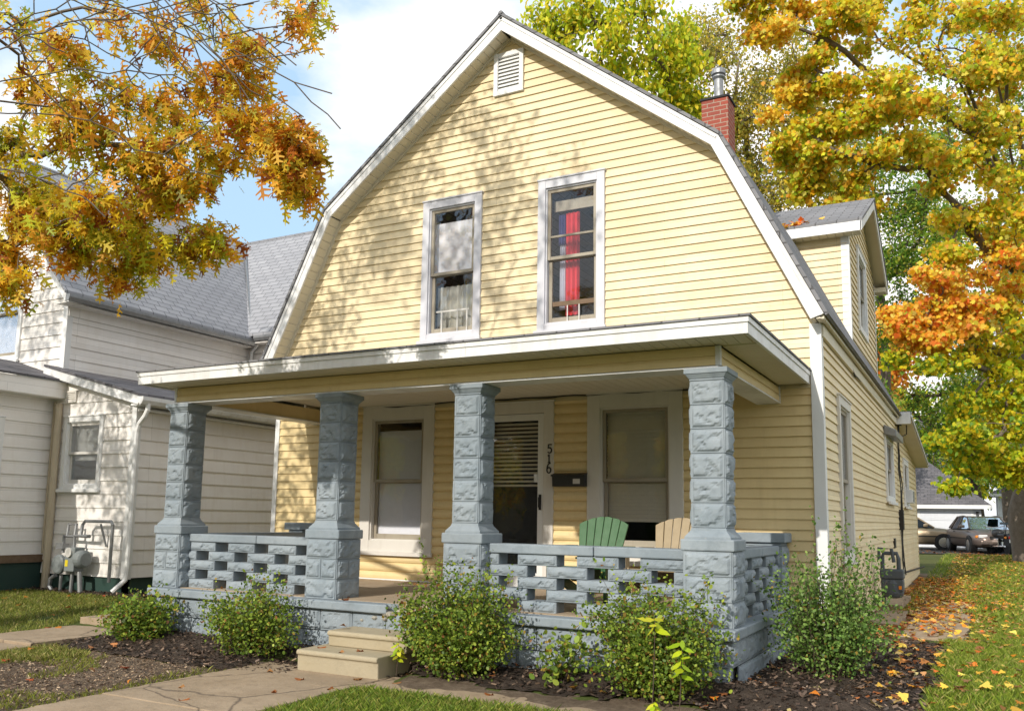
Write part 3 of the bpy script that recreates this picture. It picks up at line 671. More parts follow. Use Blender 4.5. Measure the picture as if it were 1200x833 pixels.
for k in range(2):
    z = .513-.215*(k+1); x = .70-.2*(k % 2)
    while x < 7.33:
        x1 = min(x+.41, 7.345); xx = max(x, .70); s += 1
        if x1-xx > .08: rockface(m, (xx, -2.645, z), (1,0,0), (0,0,1), (0,-1,0), x1-xx, .213, .03, s)
        x = x1
    y = -2.645+.2*(k % 2)
    while y < -.05:
        y1 = min(y+.41, -.0); s += 1; rockface(m, (7.345, y, z), (0,1,0), (0,0,1), (1,0,0), max(.1, y1-y), .213, .03, s); y = y1
m.build('foundation', M['stone'], H, fix=False)
m = MB(); rr = np.random.default_rng(55)
for k in range(26):
    x = rr.uniform(3.96, 4.46); y = rr.uniform(-2.69, -2.45); q = rr.uniform(.025, .07); z = rr.uniform(.50, .56)
    m.lathe((x, y, z-q*.5), [(q*.5, 0), (q*rr.uniform(.8,1.1), q*.4), (q*.8, q*.8), (q*.3, q*rr.uniform(.9, 1.1))], 6)
for k in range(8):
    x = rr.uniform(3.6, 4.5); q = rr.uniform(.03, .06); m.lathe((x, -2.655, rr.uniform(.40, .48)), [(q*.6, 0), (q, q*.4), (q*.6, q*.8)], 6)
m.build('broken_mortar', M['rubble'], H, kind='stuff')
colx = [.795, 3.095, 4.79, 7.145]
for i, cx in enumerate(colx):
    cy = -2.40
    m = MB(); rock_post(m, cx, cy, .40, .385, FZ+.002, 3, .203, 11+i); c = m.build('porch_column', M['stone'], H, fix=False)
    m = MB(); m.box(cx-.225, cx+.225, cy-.207, cy+.207, 1.211, 1.307); m.build('plinth', M['stone'], c, bevel=.012)
    m = MB(); m.frustum(cx, cy, 1.3075, 1.325, .385, .385, .375, .375); m.frustum(cx, cy, 1.325, 1.375, .385, .305, .375, .30); m.frustum(cx, cy, 1.375, 1.40, .305, .29, .30, .285)
    rock_post(m, cx, cy, .285, .28, 1.40, 6, .2065, 31+i, depth=.034, halves=False); m.build('shaft', M['stone'], c, fix=False)
    m = MB(); m.frustum(cx, cy, 2.639, 2.655, .30, .30); m.frustum(cx, cy, 2.655, 2.695, .30, .36); m.frustum(cx, cy, 2.695, 2.742, .375, .375); m.build('capital', M['stone'], c, bevel=.006)
# pilaster stubs at the house wall
for xa, xb in ((6.90, 7.30), (.62, 1.02)):
    m = MB(); rock_post(m, (xa+xb)/2, -.19, .40, .33, FZ+.002, 3, .203, int(xa*7)+60); p = m.build('pilaster', M['stone'], H, fix=False)
    m = MB(); m.box(xa-.05, xb+.05, -.40, -.025, 1.246, 1.345); m.box(xa, xb, -.36, -.025, 1.21, 1.246); m.build('plinth', M['stone'], p, bevel=.01)
def balustrade(x0, x1, y, n, first, seed, side=False):
    """five courses of staggered blocks with open gaps between them, under a flat cap"""
    cap = MB(); T = lambda p: (-p[1], p[0], p[2]) if side else p
    xm = x0+(x1-x0)*.56
    for a, b in ((x0, xm-.003), (xm+.003, x1)): cap.box(a, b, y-.115, y+.115, 1.128, 1.216)
    m = MB(); ch = .1056; rr = np.random.default_rng(seed)
    for k in range(5):
        z = .6005+(4-k)*ch; off = first+(0 if k % 2 == 0 else -.30)
        x = x0+off-1.2
        while x < x1:
            a, b = max(x, x0), min(x+.40, x1)
            if b-a > .06:
                m.box(a, b, y-.085, y+.085, z+.002, z+ch-.002)
                rockface(m, (a, y-.0855, z+.001), (1,0,0), (0,0,1), (0,-1,0), b-a, ch-.002, .030, seed*50+k*9+int((x+9)*5), .016, .010)
            x += .60
    if side: m.V = [T(p) for p in m.V]; cap.V = [T(p) for p in cap.V]
    o = m.build('balustrade', M['stone'], H, fix=False); cap.build('rail_cap', M['stone'], o, bevel=.012)
balustrade(.99, 2.90, -2.36, 3, .03, 71); balustrade(4.985, 6.95, -2.36, 3, .33, 72)
balustrade(-2.21, -.35, -7.17, 3, .1, 73, side=True)
m = MB(); m.box(.72, .92, -2.2, -.33, .60, 1.12); b_ = m.build('balustrade', M['stone'], H); m = MB(); m.box(.70, .94, -2.2, -.36, 1.128, 1.216); m.build('rail_cap', M['stone'], b_, bevel=.012)
# beam, ceiling, fascia, roof
m = MB()
m.box(.725, 7.249, -2.534, -2.30, 2.76, 2.93)
for z0_, o_ in ((2.765, .016), (2.847, .012)): m.prism([(.735, -2.534, z0_), (.735, -2.534-o_, z0_), (.735, -2.534-o_*.9, z0_+.05), (.735, -2.534-.002, z0_+.08)], (6.504, 0, 0))
m.box(7.03, 7.249, -2.30, -.0, 2.76, 2.93); m.box(.725, .95, -2.30, -.0, 2.76, 2.93)
for z0_, o_ in ((2.765, .016), (2.847, .012)): m.prism([(7.249, -2.50, z0_), (7.249+o_, -2.50, z0_), (7.249+o_*.9, -2.50, z0_+.05), (7.251, -2.50, z0_+.08)], (0, 2.5, 0))
beam = m.build('porch_beam', M['porch_siding'], H)
m = MB(); m.box(.725, 7.249, -2.556, -2.28, 2.743, 2.76); m.box(7.01, 7.27, -2.28, -.01, 2.743, 2.76); m.box(.705, .97, -2.28, -.01, 2.743, 2.76)
m.box(7.225, 7.27, -2.556, -2.51, 2.7605, 2.93); m.box(.715, .745, -2.556, -2.52, 2.7605, 2.93); m.box(7.24, 7.27, -.05, -.02, 2.7605, 2.93)
m.build('trim_strip', M['alu'], beam, bevel=.003)
m = MB(); x = .95
while x < 7.03: m.box(x, x+.116, -2.29, -.02, 2.968, 2.978); x += .122
m.box(.9, 7.1, -2.3, 0, 2.982, 2.99); m.build('porch_ceiling', M['ceiling'], H)
m = MB(); x = .60
while x < 7.46: m.prism([(x, -2.88, 2.948), (x+.096, -2.88, 2.948), (x+.096, -2.50, 2.938), (x, -2.50, 2.938)], (0, 0, .008)); x += .102
y = -2.44
while y < -.12: m.box(7.26, 7.555, y, y+.096, 2.940, 2.95); m.box(.51, .73, y, y+.096, 2.940, 2.95); y += .102
m.box(7.24, 7.56, -2.88, -2.44, 2.950, 2.954); m.build('porch_soffit', M['soffit'], H)
m = MB(); m.box(.489, 7.582, -2.905, -2.875, 2.938, 3.073); m.box(7.552, 7.582, -2.873, -.04, 2.938, 3.071); m.box(.489, .519, -2.873, -.04, 2.938, 3.071)
m.box(.48, 7.591, -2.916, -2.905, 3.03, 3.076); m.box(7.582, 7.593, -2.905, -.04, 3.03, 3.076); m.build('porch_fascia', M['alu'], H, bevel=.003)
m = MB(); e0, e1, yf, zf = .465, 7.606, -2.93, 3.078; it = 1.5
m.add([(e0, yf, zf), (e1, yf, zf), (e1, -.02, zf), (e0, -.02, zf), (e0+it, -.02, 3.40), (e1-it, -.02, 3.40), (e0, yf, zf+.018), (e1, yf, zf+.018), (e1, -.02, zf+.018), (e0, -.02, zf+.018)],
      [(6,7,5,4), (7,8,5), (6,4,9), (0,1,7,6), (1,2,8,7), (3,0,6,9), (0,3,2,1)])
m.build('porch_roof', M['shingle'], H, fix=False)
pts = [(1.70+k*.12, -.045, 2.955+.006*math.sin(k*1.3)-.015*math.sin(max(0, min(1, (k-1)/8.))*math.pi)) for k in range(47)]
m = MB(); m.tube(pts, .009, 6); m.build('cable', M['cable'], H)
m = MB()
rr = np.random.default_rng(4)
for q in range(4):
    y = 9.55+q*.12; m.tube([(W+.05+rr.normal()*.012, y+rr.normal()*.07, z) for z in np.linspace(3.75, .45, 12)], .007+.003*(q % 2), 6)
m.tube([(W+.04, 2.5, 3.50), (W+.05, 2.7, 3.42), (W+.04, 2.9, 3.46), (W+.04, 5.5, 3.50), (W+.04, 8.2, 3.55), (W+.06, 9.5, 3.6)], .01, 6)
m.tube([(W+.06, 9.6, 3.6), (W+.2, 9.9, 3.55), (W+.15, 10.5, 3.35), (W+.05, 9.7, 3.2)], .012, 6)
m.box(W+.01, W+.09, 9.5, 9.75, 1.35, 1.75); m.box(W+.01, W+.12, 9.45, 9.7, 3.45, 3.7)
m.tube([(W+.05, 9.7, .5), (W+.06, 12, .45), (W+.12, 15.3, .4)], .02, 6)
m.build('cable', M['cable'], H)
m = MB(); m.box(W+.005, W+.04, 8.0, 8.25, 1.02, 1.2); m.build('cable_box', M['black'], H, bevel=.004)

# ------------------------------------------------------------------ steps, mailbox, chairs, meters
S = thing('steps', (3.95, -3.1, .03), 'two tan concrete steps leading up from the walk to the broken porch edge', 'steps')
def tread(x0, x1, y0, y1, z0, z1, name):
    m = MB(); pr = [(y0+.028, z0), (y0+.022, z1-.05), (y0, z1-.042), (y0, z1-.014), (y0+.016, z1), (y1, z1), (y1, z0)]
    m.prism([(x0, a, b) for a, b in pr], (x1-x0, 0, 0)); return m.build(name, M['step'], S, bevel=.012)
tread(3.50, 4.42, -3.38, -2.70, .0, .222, 'step'); tread(3.60, 4.50, -3.07, -2.66, .2235, .368, 'step')
MBX = thing('mailbox', (4.78, -.03, 1.85), 'black wall mailbox with a pale sticker beside the storm door', 'mailbox')
m = MB(); m.prism([(4.565, -.028, 1.845), (4.565, -.125, 1.845), (4.565, -.135, 1.985), (4.565, -.028, 2.0)], (.425, 0, 0)); m.build('box', M['black'], MBX, bevel=.006)
m = MB(); m.prism([(4.555, -.026, 2.012), (4.555, -.15, 1.985), (4.555, -.15, 1.965), (4.555, -.138, 1.975), (4.555, -.026, 2.001)], (.445, 0, 0)); m.build('lid', M['black'], MBX, bevel=.003)
m = MB(); m.box(4.845, 4.935, -.1345, -.131, 1.875, 1.935); m.build('sticker', M['label'], MBX)
def adirondack(name, cx, cy, rz, mat, label):
    t = thing(name, (0, 0, 0), label, 'chair'); n = 6
    m = MB(); z0, tilt = .16, .42; spread = .075
    for k in range(n):
        u = (k-(n-1)/2); xb, xt = u*.068, u*.093; top = .92-.012*u*u
        T_ = lambda x: .880-1.05*x*x
        pt = lambda x, z: (x, .20+(z-.26)*tilt, z)
        q = [pt(xb-.031, z0+.10), pt(xb+.031, z0+.10), pt(xt+.043, T_(xt+.043)), pt(xt, T_(xt)+.004), pt(xt-.043, T_(xt-.043))]
        m.prism(q, (0, .02, -.008))
    m.build('backrest', mat, t, bevel=.004)
    m = MB()
    for k in range(6): y = -.32+k*.092; z = .37-k*.028; m.prism([(-.27, y, z), (-.27, y+.084, z-.026), (-.27, y+.084, z-.006), (-.27, y, z+.02)], (.54, 0, 0))
    m.build('seat', mat, t, bevel=.004)
    for sx in (-1, 1):
        m = MB(); m.box(sx*.32-.06, sx*.32+.06, -.42, .36, .555, .578); m.build('armrest', mat, t, bevel=.006)
        m = MB(); m.box(sx*.30-.012, sx*.30+.012, -.37, -.27, 0, .554); m.build('leg', mat, t, bevel=.004)
        m = MB(); m.prism([(sx*.272-.011, -.36, .30), (sx*.272-.011, -.36, .40), (sx*.272-.011, .50, .10), (sx*.272-.011, .50, .0), (sx*.272-.011, .40, .0)], (.022, 0, 0)); m.build('leg', mat, t, bevel=.004)
    m = MB(); m.bar((-.27, .33, .44), (.27, .33, .44), .07, .02); m.build('back_rail', mat, t)
    t.location = (cx, cy, .606); t.rotation_euler = (0, 0, rz); return t
adirondack('adirondack_chair', 5.60, -1.42, .03, M['green_plastic'], 'green slatted adirondack chair on the porch behind the pierced stone rail')
adirondack('adirondack_chair', 6.43, -1.42, -.02, M['tan_plastic'], 'tan slatted adirondack chair on the porch half hidden by the end column')
# gas meter by the side wall
G = thing('gas_meter', (7.95, 4.5, .15), 'dark slate gas meter on pipes beside the yellow side wall', 'gas meter')
m = MB(); m.box(7.80, 8.10, 4.35, 4.62, .48, .66); m.lathe((7.95, 4.48, .40), [(.05,-.02),(.13,.0),(.15,.06),(.15,.2),(.13,.26)], 18); m.box(7.79, 8.11, 4.34, 4.63, .66, .80); m.build('body', M['dark_meter'], G, bevel=.02)
m = MB(); m.tube([(7.82, 4.48, .15), (7.82, 4.48, .95), (7.84, 4.48, 1.03), (8.02, 4.48, 1.03), (8.04, 4.48, .95), (8.04, 4.48, .8)], .03, 8); m.tube([(7.78, 4.45, .93), (7.78, 4.45, 1.10), (7.95, 4.45, 1.10), (7.98, 4.45, .9)], .026, 8); m.build('pipe', M['dark_meter'], G)
m = MB(); m.lathe((8.06, 4.42, .72), [(.055, -.0), (.055, .02)], 14, 'y'); m.build('dial', M['label'], G)
m = MB(); m.box(8.04, 8.08, 4.336, 4.339, .52, .57); m.build('sticker', M['amber'], G)
AC = thing('window_air_conditioner', (7.8, 12.0, 1.9), 'small white air conditioner set in the rear side window', 'air conditioner')
m = MB(); m.box(7.70, 7.84, 11.5, 12.15, 1.93, 2.22); m.build('case', M['trim'], AC, bevel=.01)
m = MB()
for k in range(8): m.box(7.842, 7.846, 11.55, 12.10, 1.96+k*.03, 1.975+k*.03)
m.build('grille', M['dark_meter'], AC)

# ------------------------------------------------------------------ the white house next door
N = thing('house', (-6.5, 3, .05), 'white sided neighbour house with pale grey roof and dark green foundation', 'house')
NX, WX, NY = -4.85, -2.75, -.30
EX = .219
# wing: front wall with a raking top, side wall
rk = lambda x: 3.80-(x+4.85)*.256
m = MB()
WWIN = (-4.50, -3.50, 1.80, 3.03)
def wing_lim(z):
    return (NX, WX) if z <= rk(WX) else (NX, max(NX, -4.85+(3.80-z)/.256))
cladding(m, front(NY), wing_lim, .42, 3.80, EX, [hole(WWIN, .04)])
cladding(m, right(WX), lambda z: (NY, 7.0), .42, 3.10, EX, [])
m.build('wall', M['white_siding'], N)
m = MB(); m.box(-4.85, WX-.03, NY+.02, NY+.1, -.2, .42); m.box(WX-.1, WX-.03, NY+.02, 7, -.2, .42); m.build('foundation', M['green_found'], N)
m = MB(); m.box(WX-.09, WX+.022, NY-.022, NY-.003, .40, 3.22); m.box(WX+.003, WX+.022, NY-.003, NY+.09, .40, 3.15); m.build('corner_board', M['trim'], N, bevel=.003)
window(N, *WWIN, y=NY, mat=M['trim'], cas=.09, shade=(2.3, M['blue_curtain']), sashmat=M['label'], label='small double hung window above the gas meters')
m = MB(); m.prism([(-4.95, NY-.2, rk(-4.95)+.09), (-2.5, NY-.2, rk(-2.5)+.09), (-2.5, NY-.2, rk(-2.5)+.13), (-4.95, NY-.2, rk(-4.95)+.13)], (0, 7.2, 0)); m.build('roof', M['dark_shingle'], N)
m = MB(); m.prism([(-4.98, NY-.18, rk(-4.98)-.06), (-2.52, NY-.18, rk(-2.52)-.06), (-2.52, NY-.18, rk(-2.52)+.088), (-4.98, NY-.18, rk(-4.98)+.088)], (0, .03, 0)); m.prism([(-4.9, NY-.15, rk(-4.9)-.05), (-2.6, NY-.15, rk(-2.6)-.05), (-2.6, NY-.15, rk(-2.6)-.03), (-4.9, NY-.15, rk(-4.9)-.03)], (0, .15, 0)); m.build('rake_board', M['alu'], N, bevel=.003)
m = MB(); gz = rk(-2.5)+.07; m.prism([(-2.50, NY-.2, gz), (-2.50, NY-.2, gz-.10), (-2.42, NY-.2, gz-.12), (-2.38, NY-.2, gz-.06), (-2.38, NY-.2, gz)], (0, 7.2, 0)); m.box(-2.72, -2.5, NY-.15, 6.9, gz-.13, gz-.10)
for k in range(3): m.box(-2.72, -2.70+k*.05, NY, 6.9, gz-.16-k*.02, gz-.14-k*.02)
m.build('gutter', M['alu'], N)
def downspout(pts, mat, r=.04): m = MB(); m.tube(pts, r, 8); m.build('downspout', mat, N)
downspout([(-2.44, NY-.05, gz-.1), (-2.44, NY-.05, gz-.20), (-2.50, NY-.05, gz-.30), (-2.62, NY-.05, gz-.42), (-2.66, NY-.05, gz-.55), (-2.66, NY-.05, .55), (-2.66, NY-.07, .40), (-2.76, NY-.22, .22)], M['trim'], .038)
downspout([(-4.66, NY-.05, 3.25), (-4.62, NY-.08, 3.18), (-4.61, NY-.08, 3.08), (-4.61, NY-.08, .10)], M['tan_pipe'], .06)
downspout([(-4.78, NY-.04, 3.3), (-4.79, NY-.04, .75)], M['tan_pipe'], .028)
m = MB(); m.ring(-4.50, -4.24, 3.28, 3.48, .03, NY-.05, NY)
for k in range(4): m.box(-4.47, -4.27, NY-.045, NY-.02, 3.315+k*.035, 3.332+k*.035)
m.box(-4.47, -4.27, NY-.019, NY-.0275, 3.31, 3.45); m.build('vent_louvre', M['grey_trim'], N)
# main block: right wall, front gable, roof
EZN, SL = 5.30, 1.10; RXN = -7.45; ROOFZ = lambda x: 5.18+(-4.55-x)*SL
RZN = ROOFZ(RXN); LXN = 2*RXN-NX
m = MB()
cladding(m, right(NX), lambda z: (-.20, 4.2), .6, 5.30, EX, [])
FW = (-7.40, -6.12, 4.15, 6.0)
def gab(z):
    k = max(0, (z-5.30)/SL); return (LXN+k, NX-k) if LXN+k < NX-k else (RXN, RXN)
cladding(m, front(-.20), gab, .6, RZN-.15, EX, [hole(FW, .05)])
cladding(m, front(4.2), lambda z: (NX, -1.2), 3.0, 5.35, EX, [])
m.build('wall', M['white_siding'], N)
m = MB(); m.box(LXN, LXN+.02, -.15, 9, 0, 5.3); m.box(LXN, -1.2, 8.6, 8.62, 0, 5.3); m.box(-1.22, -1.2, 4.25, 8.6, 2.9, 5.3); m.prism([(-1.21, 4.2, 5.3), (-1.21, 8.6, 5.3), (-1.21, 6.4, RZN-.1)], (.01, 0, 0)); m.build('wall', M['white_siding'], N)
window(N, *FW, y=-.20, mat=M['trim'], cas=.10, shade=(4.0, M['white_blind']))
m = MB(); m.box(NX-.10, NX+.022, -.222, -.203, 3.7, 5.22); m.box(NX+.003, NX+.022, -.203, -.11, 3.7, 5.22); m.build('corner_board', M['trim'], N, bevel=.003)
CY = 6.4
m = MB()
for sgn in (1, -1):
    e = RXN+sgn*(-4.55-RXN)
    if sgn == 1: m.prism([(e, -.50, 5.18), (RXN, -.50, RZN), (RXN, -.50, RZN+.05), (e, -.50, 5.23)], (0, 9.9, 0))
    else: m.prism([(e, -.50, 5.18), (RXN, -.50, RZN), (RXN, -.50, RZN+.05), (e, -.50, 5.23)], (0, 9.9, 0))
s2 = (RZN-5.26)/(CY-3.9)
m.prism([(-1.0, 3.9, 5.26), (-1.0, CY, RZN), (-1.0, CY, RZN+.05), (-1.0, 3.9, 5.31)], (RXN+1.0, 0, 0)); m.prism([(-1.0, 2*CY-3.9, 5.26), (-1.0, CY, RZN), (-1.0, CY, RZN+.05), (-1.0, 2*CY-3.9, 5.31)], (RXN+1.0, 0, 0))
m.tube([(RXN, -.5, RZN+.05), (RXN, 9.4, RZN+.05)], .04, 6); m.tube([(RXN, CY, RZN+.05), (-1.0, CY, RZN+.05)], .04, 6)
nroof = m.build('roof', M['pale_shingle'], N)
m = MB(); m.tube([(-4.56, 3.95, 5.30), (RXN+.05, CY-.05, RZN+.055)], .035, 6); m.build('valley_flashing', M['galv'], nroof)
m = MB()
for sgn in (1, -1):
    e = RXN+sgn*(-4.55-RXN); m.prism([(e, -.48, 5.03), (RXN, -.48, RZN-.15), (RXN, -.48, RZN-.004), (e, -.48, 5.176)], (0, .03, 0)); m.prism([(e, -.45, 5.06), (RXN, -.45, RZN-.12), (RXN, -.45, RZN-.10), (e, -.45, 5.08)], (0, .25, 0))
m.build('rake_board', M['trim'], N, bevel=.003)
m = MB(); m.box(NX+.02, -4.56, -.45, 3.95, 5.02, 5.04); m.box(NX+.004, NX+.04, -.2, 4.2, 4.86, 5.02); m.box(-4.9, -1.2, 3.92, 4.2, 5.10, 5.12); m.box(-4.9, -1.2, 4.15, 4.196, 4.93, 5.10); m.build('soffit', M['white_siding'], N)
m = MB(); g = [(0, 0), (0, -.10), (.08, -.11), (.11, -.05), (.11, 0)]
m.prism([(-4.56+a, -.47, 5.16+b) for a, b in g], (0, 4.45, 0)); m.prism([(-4.44, 3.97-a, 5.25+b) for a, b in g], (3.4, 0, 0)); m.build('gutter', M['galv'], N)
downspout([(-4.48, 4.05, 5.1), (-4.70, 4.1, 4.95), (-4.74, 4.1, 3.7)], M['trim'], .035)
# enclosed porch in front
PY = -4.6
m = MB(); PW = (-2.35, -1.18, 1.25, 2.95)
cladding(m, right(NX), lambda z: (PY, NY-.005), .73, 3.35, EX, [hole(PW, .05)]); cladding(m, front(PY), lambda z: (-9.8, NX), .73, 3.35, EX, []); m.build('wall', M['white_siding'], N)
window(N, *PW, y=-NX, side=True, mat=M['trim'], cas=.10, shade=(1.3, M['white_blind']))
m = MB(); m.box(NX-.05, NX+.03, PY, NY-.01, .60, .725); m.build('sill_board', M['wood'], N)
m = MB(); m.box(NX-.1, NX-.02, PY+.05, NY, -.2, .60); m.build('foundation', M['green_found'], N)
m = MB(); m.box(NX+.27, NX+.30, PY-.3, NY-.02, 3.36, 3.63); m.box(NX, NX+.272, PY-.3, NY-.02, 3.35, 3.37); m.box(-10, NX+.27, PY-.3, PY-.27, 3.36, 3.63); m.build('fascia', M['white_siding'], N)
m = MB(); m.prism([(NX+.33, PY-.33, 3.635), (NX+.33, NY+.1, 3.635), (NX-.02, NY+.1, 3.74), (-6.2, NY+.1, 4.1), (-6.2, PY+1.5, 4.1)], (0, 0, .04)); m.build('roof', M['dark_shingle'], N)
# gas meters on the white house
def house_meter(name, cx, label, cat, build):
    t = thing(name, (cx, NY-.25, .1), label, cat); build(t); return t
def gm1(t):
    x, y = -4.05, NY-.22
    m = MB(); m.lathe((x, y+.02, .60), [(.05,-.10),(.13,-.09),(.155,-.07),(.155,-.02),(.09,.0),(.09,.12),(.05,.14)], 20, 'y'); m.build('regulator', M['meter'], t, bevel=.004)
    m = MB(); m.tube([(x, y+.03, .12), (x, y+.03, .42)], .028, 8); m.tube([(x-.12, y+.03, .10), (x-.24, y, .24), (x-.22, y, .36), (x-.1, y, .42)], .035, 8); m.tube([(x, y+.03, .78), (x, y+.03, 1.05), (x+.30, y+.03, 1.05)], .028, 8); m.tube([(x+.07, y+.03, 1.05), (x+.07, y+.05, 1.24), (x+.26, y+.05, 1.24), (x+.26, y+.03, 1.05)], .026, 8); m.box(x-.12, x+.06, y-.03, y+.09, .84, .93); m.build('pipe', M['galv'], t)
def gm2(t):
    x, y = -3.62, NY-.24
    m = MB(); m.box(x-.19, x+.05, y-.09, y+.10, .50, .88); m.lathe((x+.05, y, .70), [(.12,0),(.14,.02),(.14,.14),(.10,.17)], 18, 'x'); m.build('body', M['meter'], t, bevel=.03)
    m = MB(); m.box(x-.16, x-.09, y-.0945, y-.092, .58, .68); m.build('sticker', plain('yellow label', (.7,.55,.02), .5), t)
    m = MB(); m.lathe((x-.07, y-.09, .80), [(.075,-.03),(.075,.0)], 16, 'y'); m.build('dial', M['label'], t)
    m = MB(); m.tube([(x-.12, y+.02, .86), (x-.12, y+.02, 1.06), (x+.06, y+.02, 1.06), (x+.24, y+.02, 1.06)], .028, 8)
    m.tube([(x+.02, y+.02, 1.05), (x+.02, y+.04, 1.24), (x+.08, y+.04, 1.30), (x+.68, y+.06, 1.30), (x+.72, y+.06, 1.25), (x+.72, y+.06, .36)], .026, 8)
    m.tube([(x+.38, y+.1, 1.26), (x+.42, y+.2, .9)], .016, 6); m.tube([(x+.12, y+.02, .12), (x+.06, y+.02, .5)], .04, 8); m.tube([(x-.15, y+.04, .1), (x-.14, y+.04, .52)], .03, 8); m.build('pipe', M['galv'], t)
house_meter('gas_meter', -4.05, 'round pale gas regulator and pipework on the white house, nearest the tan downspout', 'gas meter', gm1)
house_meter('gas_meter', -3.62, 'grey box gas meter with a yellow label and a long pipe on the white house', 'gas meter', gm2)

# ------------------------------------------------------------------ garage, far houses, cars, motorcycle, tarpaulin
def hip_house(name, x0, x1, y0, y1, z0, ez, pz, label, cat, wallm, roofm, garage=None, wins=()):
    t = thing(name, ((x0+x1)/2, (y0+y1)/2, z0), label, cat)
    m = MB(); cladding(m, front(y0), lambda z: (x0, x1), z0, ez, .2, []); m.box(x0, x1, y0+.03, y1, z0, ez); m.build('wall', wallm, t, fix=False)
    o = .45; cx0, cx1 = x0-o, x1+o; cy0, cy1 = y0-o, y1+o; k = min(cx1-cx0, cy1-cy0)/2
    r0, r1 = (cx0+k, (cy0+cy1)/2, pz), (cx1-k, (cy0+cy1)/2, pz)
    if cy1-cy0 > cx1-cx0: r0, r1 = ((cx0+cx1)/2, cy0+k, pz), ((cx0+cx1)/2, cy1-k, pz)
    m = MB(); e = [(cx0,cy0,ez),(cx1,cy0,ez),(cx1,cy1,ez),(cx0,cy1,ez)]
    if cy1-cy0 > cx1-cx0: m.add(e+[r0, r1], [(0,1,4),(1,2,5,4),(2,3,5),(3,0,4,5),(0,3,2,1)])
    else: m.add(e+[r0, r1], [(0,1,5,4),(1,2,5),(2,3,4,5),(3,0,4),(0,3,2,1)])
    m.build('roof', roofm, t)
    m = MB(); m.box(cx0, cx1, cy0-.02, cy0+.0, ez-.18, ez+.0); m.box(cx1, cx1+.02, cy0, cy1, ez-.18, ez); m.box(cx0, cx1, cy0+.002, y0-.02, ez-.17, ez-.15); m.build('fascia', M['trim'], t)
    if garage:
        a, b, h = garage; m = MB(); m.ring(a-.1, b+.1, z0, h+.1, .1, y0-.05, y0-.0, bottom=False); f = m.build('garage_door', M['trim'], t)
        m = MB()
        for k in range(4):
            zz = z0+.02+(h-z0-.02)*k/4; hh = (h-z0-.02)/4; m.box(a, b, y0-.035, y0-.02, zz, zz+hh-.012)
            n = 6
            for q in range(n): xx = a+(b-a)*(q+.08)/n; m.box(xx, xx+(b-a)/n*.84, y0-.042, y0-.036, zz+hh*.18, zz+hh*.8)
        m.build('panel', M['concrete_white'], f)
    for q in wins: window(t, *q, y=y0, mat=M['trim'], cas=.09, shade=(q[2]+.2, M['white_blind']))
    return t
gt = hip_house('garage', 3.8, 9.17, 37.6, 43.5, .40, 2.42, 5.0, 'white garage with brown hip roof behind the parked gold sedan', 'garage', M['concrete_white'], M['dark_shingle'], (6.55, 8.75, 2.12))
m = MB(); m.box(8.95, 9.07, 37.50, 37.56, 1.95, 2.12); m.build('wall_lamp', M['black'], gt)
hip_house('far_house', 10.2, 18, 58, 66, .45, 3.6, 6.6, 'far white house partly hidden by the big maple trunk', 'house', M['concrete_white'], M['dark_shingle'], None, ((10.6, 11.5, 1.4, 3.0),))
hip_house('far_house', 2.5, 8.4, 60, 68, .45, 6.6, 9.5, 'far white two storey house showing above the garage roof', 'house', M['concrete_white'], M['dark_shingle'], None, ((6.9, 7.8, 4.9, 6.3), (4.9, 5.8, 4.9, 6.3)))
